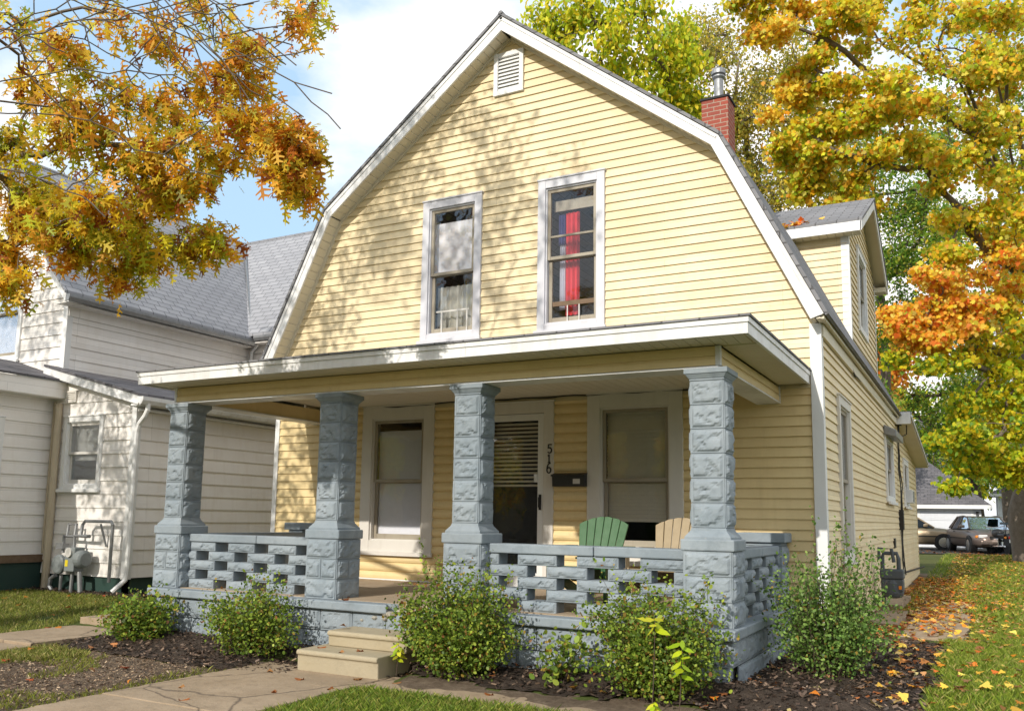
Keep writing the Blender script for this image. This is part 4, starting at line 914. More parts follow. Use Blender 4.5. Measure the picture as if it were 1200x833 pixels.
def sedan(label, loc, rz, paint, name='car'):
    """sedan 4.8 m long, nose towards +x"""
    t = thing(name, (0, 0, 0), label, 'car')
    # body as lofted cross-sections
    xs = [-2.40, -2.34, -2.0, -1.55, -1.1, -.5, .2, .75, 1.25, 1.8, 2.2, 2.38, 2.42]
    top = [.72, .92, .97, .985, .985, .98, .975, .965, .93, .87, .78, .66, .55]
    bot = [.42, .30, .25, .22, .2, .2, .2, .2, .2, .22, .24, .28, .38]
    wd = [.70, .80, .87, .90, .91, .915, .915, .91, .90, .87, .80, .68, .55]
    m = MB(); V = []; ns = 14
    for x, tz, bz, wv in zip(xs, top, bot, wd):
        for k in range(ns):
            a = 2*math.pi*(k+.5)/ns; c, s_ = math.cos(a), math.sin(a); e = .42
            V.append((x, wv*math.copysign(abs(c)**e, c), (tz+bz)/2+(tz-bz)/2*math.copysign(abs(s_)**e, s_)))
    F = [(i*ns+k, i*ns+(k+1)%ns, (i+1)*ns+(k+1)%ns, (i+1)*ns+k) for i in range(len(xs)-1) for k in range(ns)]+[tuple(range(ns-1,-1,-1)), tuple((len(xs)-1)*ns+k for k in range(ns))]
    m.add(V, F); body = m.build('body', paint, t, smooth=True)
    # wheel arches
    for x in (-1.42, 1.40):
        for sy in (-1, 1):
            m = MB(); m.lathe((x, sy*.80, .33), [(.36,-.125),(.375,-.1),(.375,.1),(.36,.125)], 24, 'y'); m.build('wheel_arch', M['black'], t)
            m = MB(); m.lathe((x, sy*.83, .32), [(.24,-.10),(.30,-.10),(.32,-.08),(.32,.08),(.30,.10),(.24,.10)], 24, 'y'); wv = m.build('wheel', M['tyre'], t)
            m = MB(); m.lathe((x, sy*.925, .32), [(.21,-.02),(.21,.012),(.17,.016),(.05,.022)] if sy > 0 else [(.05,-.022),(.17,-.016),(.21,-.012),(.21,.02)], 16, 'y'); m.build('rim', M['rim'], wv)
    # cabin
    P = [(-1.75, .965, .76), (-1.05, 1.42, .60), (-.2, 1.46, .60), (.35, 1.40, .60), (1.05, .94, .74)]
    m = MB(); V = []
    for x, z, wv in P: V += [(x, -wv, z), (x, wv, z)]
    lo = [(-1.75, .93, .80), (-1.05, .95, .84), (-.2, .95, .85), (.35, .95, .85), (1.05, .92, .80)]
    for x, z, wv in lo: V += [(x, -wv, z), (x, wv, z)]
    F = [(2*i, 2*i+1, 2*i+3, 2*i+2) for i in range(1, 3)]
    m.add(V, F); m.build('roof', paint, t, smooth=False)
    g = MB(); g.add(V, [(0, 1, 3, 2), (6, 7, 9, 8), (2, 4, 14, 12), (3, 13, 15, 5), (4, 6, 16, 14), (5, 15, 17, 7), (0, 2, 12), (1, 13, 3), (6, 8, 16), (7, 17, 9)]); g.build('window', M['carglass'], t, fix=False)
    for sy in (-1, 1):
        m = MB()
        q = lambda i, up: (P[i][0], sy*(P[i][2]+.006), P[i][1]+.004) if up else (lo[i][0], sy*(lo[i][2]+.006), lo[i][1])
        for i in range(4): m.bar(q(i, 1), q(i+1, 1), .05, .05)
        m.bar(q(2, 1), q(2, 0), .06, .04); m.bar(q(1, 1), (-1.25, sy*.84, .95), .10, .04)
        m.build('pillar', paint, t)
    m = MB(); m.box(-1.0, .45, -.5, .5, .5, .95); m.box(-.35, -.2, -.55, -.1, .9, 1.22); m.box(-.35, -.2, .1, .55, .9, 1.22); m.build('seat', M['dark'], t)
    for sy in (-1, 1):
        m = MB(); m.box(.62, .80, sy*.93-.09, sy*.93+.09, .98, 1.10); m.build('mirror', paint, t, bevel=.03)
        m = MB(); m.box(-1.5, 1.35, sy*.915-.006, sy*.915+.006, .55, .60); m.build('side_trim', M['black'], t)
        m = MB(); m.box(2.16, 2.36, sy*.62-.15, sy*.62+.15, .60, .73); m.build('headlight', M['lamp'], t, bevel=.03)
        m = MB(); m.box(2.02, 2.20, sy*.78-.06, sy*.78+.06, .60, .70); m.build('indicator', M['amber'], t, bevel=.02)
        m = MB(); m.box(-2.41, -2.25, sy*.58-.20, sy*.58+.20, .68, .84); m.build('tail_light', M['redlens'], t, bevel=.03)
        m = MB(); m.box(-.55, -.40, sy*.925-.012, sy*.925+.012, .82, .85); m.build('handle', M['black'], t)
    m = MB(); m.box(2.33, 2.46, -.74, .74, .34, .52); m.build('bumper', paint, t, bevel=.05); m = MB(); m.box(-2.46, -2.33, -.76, .76, .36, .54); m.build('bumper', paint, t, bevel=.05)
    m = MB(); m.box(2.38, 2.42, -.42, .42, .55, .68); m.build('grille', M['black'], t)
    t.location = loc; t.rotation_euler = (0, 0, rz); return t
sedan('gold beige sedan parked side on in front of the white garage', (6.25, 33.4, .40), math.radians(4), M['gold_paint'])
sedan('taupe sedan facing forward with a motorcycle parked by its nose', (9.15, 31.2, .385), math.radians(-74), M['taupe_paint'])
MC = thing('motorcycle', (0, 0, 0), 'dark touring motorcycle seen from behind beside the taupe sedan', 'motorcycle')
for x, nm in ((-.72, 'rear'), (.78, 'front')):
    m = MB(); V = []
    m.lathe((x, 0, .31), [(.20,-.065),(.29,-.06),(.315,-.03),(.315,.03),(.29,.06),(.20,.065)], 24, 'y'); wv = m.build('wheel', M['tyre'], MC)
    m = MB(); m.lathe((x, 0, .31), [(.05,-.05),(.2,-.04),(.2,.04),(.05,.05)], 16, 'y'); m.build('rim', M['chrome'], wv)
m = MB(); m.tube([(.78, -.09, .31), (.5, -.09, .95)], .025, 8); m.tube([(.78, .09, .31), (.5, .09, .95)], .025, 8); m.tube([(.35, -.38, 1.08), (.48, -.25, 1.03), (.50, 0, 1.0), (.48, .25, 1.03), (.35, .38, 1.08)], .016, 8); m.build('handlebar', M['chrome'], MC)
m = MB(); m.lathe((.12, 0, .80), [(.03,-.32),(.13,-.25),(.16,0),(.14,.2),(.05,.30)], 14, 'x'); m.build('fuel_tank', M['black'], MC, smooth=True)
m = MB(); m.box(-.75, -.15, -.15, .15, .68, .78); m.build('seat', M['black'], MC, bevel=.04)
m = MB(); m.box(-.25, .35, -.16, .16, .28, .60); m.tube([(-.9, -.2, .32), (.3, -.2, .28)], .04, 8); m.tube([(-.9, .2, .32), (.3, .2, .28)], .04, 8); m.build('engine', M['chrome'], MC, bevel=.03)
m = MB(); m.tube([(-1.0, 0, .66), (-.85, 0, .72), (-.6, 0, .66), (-.45, 0, .5)], .09, 8); m.build('fender', M['black'], MC)
m = MB(); m.box(-1.05, -.98, -.10, .10, .60, .70); m.build('tail_light', M['redlens'], MC, bevel=.02)
m = MB(); m.box(-1.06, -1.04, -.10, .10, .46, .585); m.build('licence_plate', M['trim'], MC)
for sy in (-1, 1): m = MB(); m.lathe((-.98, sy*.20, .64), [(.03,-.03),(.05,0),(.03,.03)], 10, 'x'); m.build('indicator', M['amber'], MC)
m = MB(); m.tube([(-.85, -.14, .78), (-1.0, -.14, 1.15), (-1.0, .14, 1.15), (-.85, .14, .78)], .02, 8); m.box(-1.12, -.72, -.26, .26, 1.12, 1.20); m.bar((-.75, -.14, .8), (-.80, -.14, 1.12), .02, .02); m.bar((-.75, .14, .8), (-.80, .14, 1.12), .02, .02); m.build('luggage_rack', M['dark_meter'], MC)
m = MB(); m.prism([(.52, -.2, 1.02), (.52, .2, 1.02), (.42, .17, 1.32), (.42, -.17, 1.32)], (.01, 0, 0)); m.build('windscreen', M['carglass'], MC)
MC.location = (9.72, 28.6, .395); MC.rotation_euler = (math.radians(0), 0, math.radians(112))
TP = MB(); xs_ = np.linspace(-1.1, 1.1, 26); ys_ = np.linspace(-.7, .7, 18)
X, Y = np.meshgrid(xs_, ys_); Z = .32*np.exp(-((X+.1)/.75)**2-((Y)/.5)**2)*(1+.5*vnoise(X, Y, 4, 2))+.03*vnoise(X, Y, 9, 3); Z = np.maximum(Z, -.02)
tv = np.stack([X+10.35, Y+29.6, Z+.34], -1).reshape(-1, 3); TP.add(tv, [(a*26+b, a*26+b+1, (a+1)*26+b+1, (a+1)*26+b) for a in range(17) for b in range(25)])
tag(TP.build('tarpaulin', M['tarp'], None, smooth=True), 'crumpled grey tarpaulin heap lying at the foot of the big maple', 'tarpaulin')

# ------------------------------------------------------------------ leaves, trees, shrubs
def mirror(p): return np.array(p+[(x, -y) for x, y in reversed(p) if abs(y) > 1e-6])
OAK = mirror([(0,.012),(.16,.02),(.20,.20),(.30,.16),(.27,.04),(.42,.05),(.52,.34),(.60,.33),(.56,.07),(.70,.07),(.80,.27),(.86,.20),(.82,.05),(1,.012)])
MAPLE = mirror([(0,0),(.02,.25),(.16,.22),(.20,.52),(.36,.36),(.62,.50),(.60,.24),(.80,.20),(1,0)])
OVAL = mirror([(0,0),(.25,.22),(.6,.22),(1,0)]); ROUNDL = mirror([(0,0),(.2,.28),(.55,.36),(.88,.2),(1,0)]); DIAM = mirror([(0,0),(.45,.30),(1,0)])
def leaf_mesh(name, P, D, size, outline, cols, mat, parent=None, kind=None, nrm=None, fold=.25):
    """P points, D tip directions; each leaf is its own lobed face"""
    n = len(P); k = len(outline); D = D/np.linalg.norm(D, axis=1, keepdims=True)
    Nn = rng.normal(size=(n, 3)) if nrm is None else nrm
    S = np.cross(D, Nn); S /= np.linalg.norm(S, axis=1, keepdims=True)+1e-9; Nn = np.cross(S, D)
    o = outline; sz = np.asarray(size)[:,None,None]
    V = P[:,None,:]+sz*(o[None,:,0,None]*D[:,None,:]+o[None,:,1,None]*S[:,None,:]+(-fold*np.abs(o[None,:,1,None])-.12*o[None,:,0,None]**2)*Nn[:,None,:])
    return np_mesh(name, V.reshape(-1, 3), np.arange(n*k), np.arange(n)*k, np.full(n, k), mat, np.repeat(cols, k, 0), parent, kind)
def pick(pal, n, w=None, jit=.18):
    pal = np.array([srgb(*c) for c in pal]); i = rng.choice(len(pal), n, p=None if w is None else np.array(w)/sum(w))
    return np.clip(pal[i]*(1+jit*rng.normal(size=(n, 1)))+.0, .002, .95)
class Tree:
    """trunk and limbs grown towards foliage clumps; leaves sit round the twig ends"""
    def __init__(s, trunk, r0, seed=1):
        s.r = np.random.default_rng(seed); s.N = [np.array(p, float) for p in trunk]; s.par = [-1]+list(range(len(trunk)-1)); s.load = [0.]*len(trunk); s.r0 = r0; s.nt = len(trunk); s.limb = .42
    def grow(s, c, load=1.0, minnode=1, wob=.10, steps=6):
        c = np.array(c, float); A = np.array(s.N); d = np.linalg.norm(A-c, axis=1)+.6*np.maximum(0, A[:,2]-c[2]); d[:minnode] += 1e3
        i = int(d.argmin()); a = s.N[i]; L = np.linalg.norm(c-a)
        pdir = s.N[i]-s.N[s.par[i]] if s.par[i] >= 0 else np.array([0,0,1.]); pdir = pdir/(np.linalg.norm(pdir)+1e-9)
        ctrl = a+pdir*L*.35+np.array([0,0,.12*L]); prev = i
        for k in range(1, steps+1):
            t = k/steps; p = (1-t)**2*a+2*t*(1-t)*ctrl+t*t*c+(s.r.normal(size=3)*wob*L/steps if k < steps else 0)
            s.N.append(p); s.par.append(prev); s.load.append(0.); prev = len(s.N)-1
        s.load[prev] += load; return prev
    def clump(s, c, rad, ntw, load=1.0, wob=.12, steps=6):
        e = s.grow(c, load*.3, wob=wob, steps=steps); c = np.array(c, float); rad = np.array(rad if hasattr(rad, '__len__') else (rad,)*3, float); base = len(s.N); ids = [e]
        out = []
        for k in range(ntw):
            v = s.r.normal(size=3); v = v/np.linalg.norm(v)*s.r.uniform(.35, 1)**.5; q = c+v*rad
            j = min(ids, key=lambda t: np.linalg.norm(s.N[t]-q)); a = s.N[j]; mid = (a+q)/2+s.r.normal(size=3)*.10*np.linalg.norm(q-a)+np.array([0,0,.05*np.linalg.norm(q-a)])
            s.N.append(mid); s.par.append(j); s.load.append(0.); s.N.append(q); s.par.append(len(s.N)-2); s.load.append(load/ntw); ids += [len(s.N)-2, len(s.N)-1]; out += [mid, q, (mid+q)/2]
        return np.array(out)
    def wood(s, parent, mat, twig=.006, power=.5, names=('trunk', 'branch')):
        n = len(s.N); ld = list(s.load)
        for i in range(n-1, -1, -1):
            if s.par[i] >= 0: ld[s.par[i]] += ld[i]
        tot = max(ld[0], 1e-6); R = [max(twig, s.r0*(1.0-.35*i/s.nt) if i < s.nt else s.r0*s.limb*(l/tot)**power) for i, l in enumerate(ld)]
        kids = {}
        for i in range(n): kids.setdefault(s.par[i], []).append(i)
        tr, br = MB(), MB(); done = set()
        def chain(i0):
            c = [i0]
            while True:
                k = kids.get(c[-1], [])
                if not k: return c
                c.append(max(k, key=lambda q: (q < s.nt, ld[q])))
        st = [(-1, 0)]
        while st:
            p, i = st.pop(); c = chain(i)
            for q in c:
                for k in kids.get(q, []):
                    if k not in c: st.append((q, k))
            P = ([s.N[p]] if p >= 0 else [])+[s.N[q] for q in c]; Q = ([min(R[p], R[c[0]]*1.15)] if p >= 0 else [])+[R[q] for q in c]
            if len(P) < 2: continue
            m = tr if i < s.nt else br; m.tube(P, Q, 12 if Q[0] > .1 else (6 if Q[0] > .02 else 4), cap=False)
        o = tr.build(names[0], mat, parent, smooth=True, fix=False)
        if br.n: br.build(names[1], mat, o, smooth=True, fix=False)
def leaves_at(pts, per, spread):
    i = np.repeat(np.arange(len(pts)), per); return pts[i]+rng.normal(size=(len(i), 3))*spread
def crown(parent, P, size, outline, cols, mat, droop=.6, face=None, name='crown', sj=.25):
    n = len(P); D = rng.normal(size=(n, 3)); D[:,2] -= droop*1.6
    nr = rng.normal(size=(n, 3))*.8; nr[:,2] += .75; nr[:,1] -= 1.15
    return leaf_mesh(name, P, D, size*(1+sj*rng.normal(size=n)).clip(.5, 1.6), outline, cols, mat, parent, nrm=nr)
GOLD = [(253,208,54),(254,220,80),(250,192,44),(254,228,110),(246,172,50),(224,216,72)]
ORNG = [(250,172,66),(248,150,56),(252,190,72),(252,200,84),(240,132,58)]
LIME = [(200,208,40),(222,216,56),(176,192,40),(232,206,50),(150,176,42)]
GREEN = [(106,146,46),(126,160,52),(86,124,40),(150,170,56),(170,170,60)]
OLIVE = [(180,170,70),(162,160,62),(200,180,80),(140,146,58),(212,184,70)]
OAKC = [(240,190,44),(248,206,64),(216,144,48),(160,92,44),(210,196,60),(236,164,50),(178,176,58),(246,178,60)]

# pin oak at the left: trunk out of the picture, boughs reaching over the front yard
OT = thing('oak_tree', (-2.2, -8.2, 0), 'oak with lobed gold and brown leaves reaching in over the white house', 'tree')
T = Tree([(-2.2, -8.2, -.1), (-2.2, -8.2, .5), (-2.15, -8.15, 2), (-2.1, -8.1, 4), (-2.1, -8.0, 6), (-2.0, -7.9, 8), (-2.0, -7.8, 10.5)], .30, 5); T.limb = .20
ocl = [(20,35,7.4,34),(75,55,7.0,30),(120,15,7.6,34),(185,45,7.2,30),(250,20,7.6,36),(300,62,7.0,30),(345,30,7.6,22),(352,5,7.8,18),(292,100,7.1,30),(240,92,7.5,30),(330,150,7.2,24),(318,178,7.2,22),
       (40,110,7.2,34),(95,120,7.0,36),(150,120,7.2,36),(205,130,7.4,34),(262,140,7.0,32),(20,165,7.0,34),(85,165,7.3,34),(140,170,7.0,36),(195,178,7.1,32),(248,178,7.3,28),(302,150,7.3,26),
       (345,205,7.4,16),(348,220,7.4,11),(352,170,7.2,14),(225,215,7.3,18),(170,200,7.0,24),(15,222,7.2,26),(60,228,7.4,26),(110,232,7.0,26),(155,240,7.2,24),(190,225,7.2,20),(250,278,7.4,14),(205,285,7.5,18),(165,275,7.2,18),(122,268,7.0,22),(75,265,7.2,22),(30,260,7.0,24),(10,290,7.2,20),(88,292,7.4,17),(140,318,7.4,13),(160,300,7.4,14),(12,330,6.9,12)]
pts = []
for u, v, d, r in sorted(ocl, key=lambda q: q[0]):
    c = at(u, v, d+.25*math.sin(u*.05)); R = r*d/FPX*.88; p = T.clump(c, (R*1.0, R*1.5, R*.85), 9, 1.0, steps=4); pts.append(p)
P = leaves_at(np.concatenate(pts), 6, (.068, .10, .065)); P = P[~((rng.random(len(P)) < .45) & (P[:,2] > 5.35))]; P = P[rng.random(len(P)) < .92]
# unseen rest of the crown, with clumps added to shade both houses
pts2 = []; r_ = np.random.default_rng(12)
for k in range(64):
    a = r_.uniform(0, 2*math.pi); rr_ = 4.6*math.sqrt(r_.uniform(.02, 1)); z = r_.uniform(4.5, 11.5)
    c = np.array([-2.0+rr_*math.cos(a)*1.05, -7.6+rr_*math.sin(a)*.75, z]); c[0] += .25*max(0, z-6)
    dl_ = c-CAM; dz_ = dl_@_f
    if dz_ > 0:
        uu, vv = 590.98+FPX*(dl_@_R)/dz_, 471.99-FPX*(dl_@_U)/dz_
        if uu > -90 and vv > -110 and vv < 900: continue
    if c[1] > -4.3 or c[0] < -7.5 or (c[0] > -2.2 and c[2]+.545*(c[1]+5) < 6.5): continue
    pts2.append(T.clump(c, r_.uniform(.45, .8), 9, 1.0))
for c in ((.2,-5.9,7.6),(1.0,-6.0,8.6),(1.6,-5.6,9.2),(.6,-5.2,8.2),(2.4,-6.2,8.8),(1.2,-6.6,9.8),(2.2,-5.6,9.9),(.0,-6.4,7.5),(-.6,-6.0,5.0),(-.3,-6.0,5.8),(-.9,-6.4,5.4),(-.25,-5.8,4.6),(-.6,-6.0,7.4),(3.0,-6.0,10.0)): pts2.append(T.clump(c, .55, 9, 1.0))  # unseen clumps set along the sun's path to shade gable and porch wall
for k in range(38):  # more unseen clumps, added to put the white house in dappled shade
    c = np.array([r_.uniform(-9.5, -2.4), r_.uniform(-8.5, -4.6), r_.uniform(4.3, 9.5)])
    dl_ = c-CAM; dz_ = dl_@_f; uu, vv = 590.98+FPX*(dl_@_R)/dz_, 471.99-FPX*(dl_@_U)/dz_
    if uu > -110 and vv > -110: continue
    pts2.append(T.clump(c, r_.uniform(.5, .8), 9, 1.0))
P2 = leaves_at(np.concatenate(pts2), 5, .15)
P = np.concatenate([P, P2])
w_ = np.ones(len(OAKC)); cols = pick(OAKC, len(P), [3.6,3.8,1.3,1.5,3,1.4,2,2.2], .2)
br_ = vnoise(P[:,0]*1.0+P[:,2], P[:,1]+P[:,2], 1.6, 8); cols[br_ > .5] *= np.array([.8,.62,.6]); cols[br_ < -.4] *= np.array([.85,1.08,.9])
crown(OT, P, .132, OAK, cols, M['leaf'], droop=.8)
# bare twigs at the top left: long, nearly straight, forking
q_ = np.random.default_rng(77)
for (u0, v0, d0, u1, v1, d1) in ((-80,-10,7,395,118,7.4),(-80,-60,6.8,352,135,7.5),(-60,112,6.7,232,96,7.2),(-60,130,6.9,255,215,7.3),(-60,195,6.8,112,240,7.0),(60,-80,7,330,70,7.6),(110,-60,7,300,125,7.2),(40,-60,7.2,260,70,7.5),(-40,60,7,200,-20,7.5),(-60,88,6.6,150,20,7.0),(-60,40,7.4,170,80,7.4),(150,-40,7.2,345,75,7.4)):
    A_, B_ = at(u0, v0, d0-.5), at(u1, v1, d1-.55); prev = int(np.argmin(np.linalg.norm(np.array(T.N)-A_, axis=1)+1e3*(np.arange(len(T.N)) < 1)))
    ax = B_-A_; L_ = np.linalg.norm(ax); sag = np.array([0, 0, .09*L_])
    for k in range(0, 11):
        f = k/10; T.N.append(A_+ax*f+sag*math.sin(f*math.pi)+q_.normal(size=3)*.012*L_*(.2+f)); T.par.append(prev); T.load.append(.05 if k < 10 else .12); prev = len(T.N)-1
        if k > 2 and k < 10:
            for sgn in (-1, 1):
                if q_.random() < .55: continue
                sd_ = np.cross(ax/L_, _f)*sgn*q_.uniform(.10, .28)*L_*.6+ax*q_.uniform(.08, .18)+q_.normal(size=3)*.05; pp = prev
                for f2 in (.35, .7, 1.0): T.N.append(T.N[prev]+sd_*f2+q_.normal(size=3)*.015); T.par.append(pp); T.load.append(.03); pp = len(T.N)-1
T.wood(OT, M['bark'], .0055, .55)

def tree(name, base, h, r0, clumps, per, spread, size, outline, pal, label, wts=None, seed=3, mat='leaf', bark='bark', tw=8, group=None, lean=(0,0), colour=None, droop=.5, twig=.012, jit=.2, cat='tree', steps=6, power=.5, limbs=(), limb=.42):
    b = np.array(base, float); t = thing(name, tuple(b), label, cat, group)
    T = Tree([b+(0,0,-.2), b+(0,0,.15)]+[b+np.array([lean[0]*k/6, lean[1]*k/6, h*k/6])+np.array([.08*math.sin(k*2.1+seed), .08*math.cos(k*1.7+seed), 0])*r0*4 for k in range(1, 7)], r0, seed)
    T.limb = limb
    for lm in limbs:
        lm = [np.array(p) for p in lm]; prev = int(np.argmin([np.linalg.norm(T.N[i]-lm[0]) for i in range(1, T.nt)]))+1
        for a_, b_ in zip(lm[:-1], lm[1:]):
            for k in range(4): T.N.append(a_+(b_-a_)*k/4+T.r.normal(size=3)*.06); T.par.append(prev); T.load.append(.12); prev = len(T.N)-1
        T.N.append(lm[-1]); T.par.append(prev); T.load.append(.3)
    pts, ci = [], []
    for j, c in enumerate(clumps):
        p = T.clump(c[0], c[1], tw, 1.0, steps=steps); pts.append(p); ci += [j]*len(p)
    A = np.concatenate(pts); ci = np.array(ci); i = np.repeat(np.arange(len(A)), per); P = A[i]+rng.normal(size=(len(i), 3))*spread
    if colour is not None: cols = np.concatenate([pick(clumps[j][2], per*int((ci == j).sum()), None, jit) for j in range(len(clumps))])
    else: cols = pick(pal, len(P), wts, jit)
    crown(t, P, size, outline, cols, M[mat], droop)
    T.wood(t, M[bark], twig, power); return t
# big maple on the right
MB_ = at(1212, 655, 27.5); mb = (MB_[0], MB_[1], float(gh(MB_[0], MB_[1])))
mcl = []
def mc(u, v, d, r, pal):
    r = r*(.55 if u < 1000 and v < 300 else .72); mcl.append((at(u, v, d), (r*d/FPX*1.0, r*d/FPX*1.15, r*d/FPX*.72), pal))
for u, v, d, r in ((868,8,22,24),(905,38,22,24),(935,12,22.5,26),(975,30,22,26),(950,75,22.5,20),(985,95,22,24),(1015,15,23,28),(1060,40,22,34),(1040,90,22,34),(1090,75,23,34),(1120,20,23,34),(1165,40,24,38),(1190,10,25,34),(1150,95,24,32),(1195,90,25,34),
                   (925,108,22.5,16),(940,150,22.5,22),(960,190,22.5,18),(925,185,23,16),(950,215,23,13),(985,150,22.5,22),(1010,140,22,28),(1060,135,22,34),(1110,130,23,34),(1030,180,22,24),(1075,180,22.5,26),(1005,205,22.5,14),(990,235,23,13),(1150,150,24,34),(1195,150,25,34),
                   (1120,190,23,28),(1165,215,24,32),(1195,240,25,32),(1140,255,23.5,24),(1180,285,24,34),(1110,300,23,16),(1195,330,25,34)): mc(u, v, d, r, GOLD if (u*7+v*3) % 5 else GOLD+LIME)
for u, v, d, r in ((1160,320,23.5,26),(1120,330,23,22),(1095,355,23,22),(1070,378,23,16),(1130,360,23,22),(1075,395,23,12),(1110,385,23,14)): mc(u, v, d, r, ORNG+GOLD)
for u, v, d, r in ((1170,365,24,28),(1195,390,24.5,28),(1150,400,23.5,26)): mc(u, v, d, r, GOLD+LIME)
for u, v, d, r in ((1120,425,23,24),(1165,440,24,28),(1195,455,24,28),(1135,470,23.5,26),(1175,490,24,28),(1150,520,24,24),(1190,535,24.5,22),(1120,500,23.5,18),(1130,545,24,14),(1175,548,24.5,14)): mc(u, v, d, r, LIME+[(214,190,36)]+(GREEN[:2] if u < 1150 else []))
q_ = np.random.default_rng(44)
for c_, rd_, pl_ in list(mcl):
    for k in range(3): mcl.append((c_+q_.normal(size=3)*np.array(rd_)*(1.6, 1.4, 1.5), tuple(np.array(rd_)*q_.uniform(.35, .6)), pl_))
r_ = np.random.default_rng(3)
for k in range(30):
    a = r_.uniform(-.6, 3.6); rr_ = r_.uniform(3, 9); c = np.array([mb[0]+rr_*math.cos(a)+2.5, mb[1]+rr_*math.sin(a)+1, r_.uniform(6, 17)])
    dl_ = c-CAM; dz_ = dl_@_f; uu, vv = 590.98+FPX*(dl_@_R)/dz_, 471.99-FPX*(dl_@_U)/dz_
    if -50 < uu < 1215 and vv > -20: continue
    mcl.append((c, (1.3, 1.3, 1.0), GOLD))
lim = [[at(*p) for p in l] for l in (
    ((1215,470,27),(1200,390,25.5),(1150,290,24),(1095,205,23),(1060,150,22.5)), ((1212,420,27),(1190,300,25.5),(1160,180,24.5),(1130,100,24),(1085,40,23)),
    ((1215,330,27),(1198,210,26),(1180,100,25),(1150,20,24.5),(1120,-40,24)), ((1212,480,27),(1185,420,25.5),(1130,395,24),(1085,380,23)),
    ((1205,260,26),(1165,90,25),(1120,55,24),(1080,60,23)), ((1160,300,24),(1090,196,23),(1040,196,22.5),(985,180,22)), ((1150,160,24),(1060,110,23),(990,60,22.3),(900,20,22)), ((1130,100,24),(1050,60,23),(1000,30,22.5)))]
tree('maple_tree', mb, 9.0, .62, mcl, 9, (.18, .20, .10), .116, MAPLE, GOLD, 'big maple with gold and orange leaves and a thick trunk beside the driveway', seed=9, tw=10, colour=True, droop=.7, lean=(.5, -1.2), twig=.014, limbs=lim, limb=.33)
# trees behind the house
def blob(u0, u1, v0, v1, d0, d1, n, r, pal, seed, vmin=None):
    q = np.random.default_rng(seed); o = []
    for k in range(n):
        u, v, d = q.uniform(u0, u1), q.uniform(v0, v1), q.uniform(d0, d1); o.append((at(u, v, d), (r*d/FPX*q.uniform(.7, 1.2),)*3, pal))
    return o
def gz_(p): return (p[0], p[1], float(gh(p[0], p[1])))
lime = [(at(u, v, d), (r*d/FPX,)*3, LIME) for u, v, d, r in ((640,22,25,22),(665,45,25,26),(690,15,25,28),(715,50,24.5,30),(740,20,25,30),(765,60,25,28),(700,85,25,28),(735,95,25,28),(775,100,25.5,24),(800,75,25.5,14),(795,45,26,16),(755,130,25,26),(790,135,26,18),(812,120,26,10),(720,130,25,26),(770,165,25,28),(680,-20,25,28),(735,-25,25,26),(720,160,25,30),(760,200,25,26),(650,75,25,20))]
tree('lime_green_tree', gz_(at(760, 640, 26.5)), 9.5, .26, lime, 20, .25, .17, OVAL, LIME, 'lime green leafy tree rising behind the gable peak', seed=21, tw=10, droop=.8)
oliv = blob(792, 880, 15, 150, 33, 37, 18, 20, OLIVE, 15)+blob(800, 960, 40, 260, 33, 37, 44, 22, OLIVE, 5)+blob(860, 1000, 120, 300, 34, 38, 16, 24, OLIVE, 6)
tree('olive_tree', gz_(at(905, 620, 36)), 13, .32, oliv, 15, .34, .135, OVAL, OLIVE, 'sparse olive tree with bare twigs behind the chimney', seed=22, tw=10, droop=.4, twig=.02)
grn = blob(985, 1110, 150, 330, 38, 42, 26, 24, GREEN, 7)+blob(1000, 1075, 330, 470, 38, 42, 9, 20, GREEN, 8)
tree('green_tree', gz_(at(1045, 620, 41)), 12, .30, grn, 17, .36, .17, OVAL, GREEN, 'green tree with sky gaps standing behind the dormer', seed=23, tw=10, droop=.4, twig=.02)
gr2 = blob(1065, 1180, 400, 545, 51, 57, 34, 24, GREEN+LIME[:1], 9)
tree('green_tree', gz_(at(1146, 625, 56)), 8.5, .40, gr2, 16, .36, .19, OVAL, GREEN, 'dark limbed green tree beside the white garage', seed=24, tw=9, droop=.4, bark='dark_bark', twig=.02)
fil = blob(1060, 1235, 60, 330, 42, 50, 26, 28, GREEN+OLIVE, 31)+blob(1100, 1235, 330, 560, 42, 48, 22, 28, GREEN+LIME, 32)
tree('yellow_green_tree', gz_(at(1185, 630, 47)), 12, .32, fil, 18, .36, .17, OVAL, GREEN, 'tall yellow green tree filling in behind the big maple', seed=33, tw=10, droop=.4, twig=.02)
orr = blob(1028, 1062, 385, 440, 52, 56, 9, 16, ORNG, 10)
tree('orange_tree', gz_(at(1045, 605, 56)), 7, .25, orr, 12, .5, .34, OVAL, ORNG, 'small far orange tree between the house and the maple', seed=25, tw=8)
for k, (u, d, h, pal, lab) in enumerate(((1015, 70, 12, GREEN, 'far green tree low behind the rear of the house'), (1100, 76, 13, GREEN+LIME, 'far yellow green tree above the garage roof'), (1180, 72, 10, LIME, 'far pale green tree right of the far white house'), (940, 66, 14, OLIVE, 'far olive tree hidden mostly by the roof'))):
    b = gz_(at(u, 612, d)); q = np.random.default_rng(60+k)
    cl = [(np.array(b)+(q.normal()*2.6, q.normal()*2.2, h*q.uniform(.35, 1)), (1.5, 1.5, 1.3), pal) for _ in range(26)]
    tree('background_tree', b, h*.7, .3, cl, 9, .5, .42, OVAL, pal, lab, seed=70+k, tw=8, twig=.03, group='trees far behind the garage')
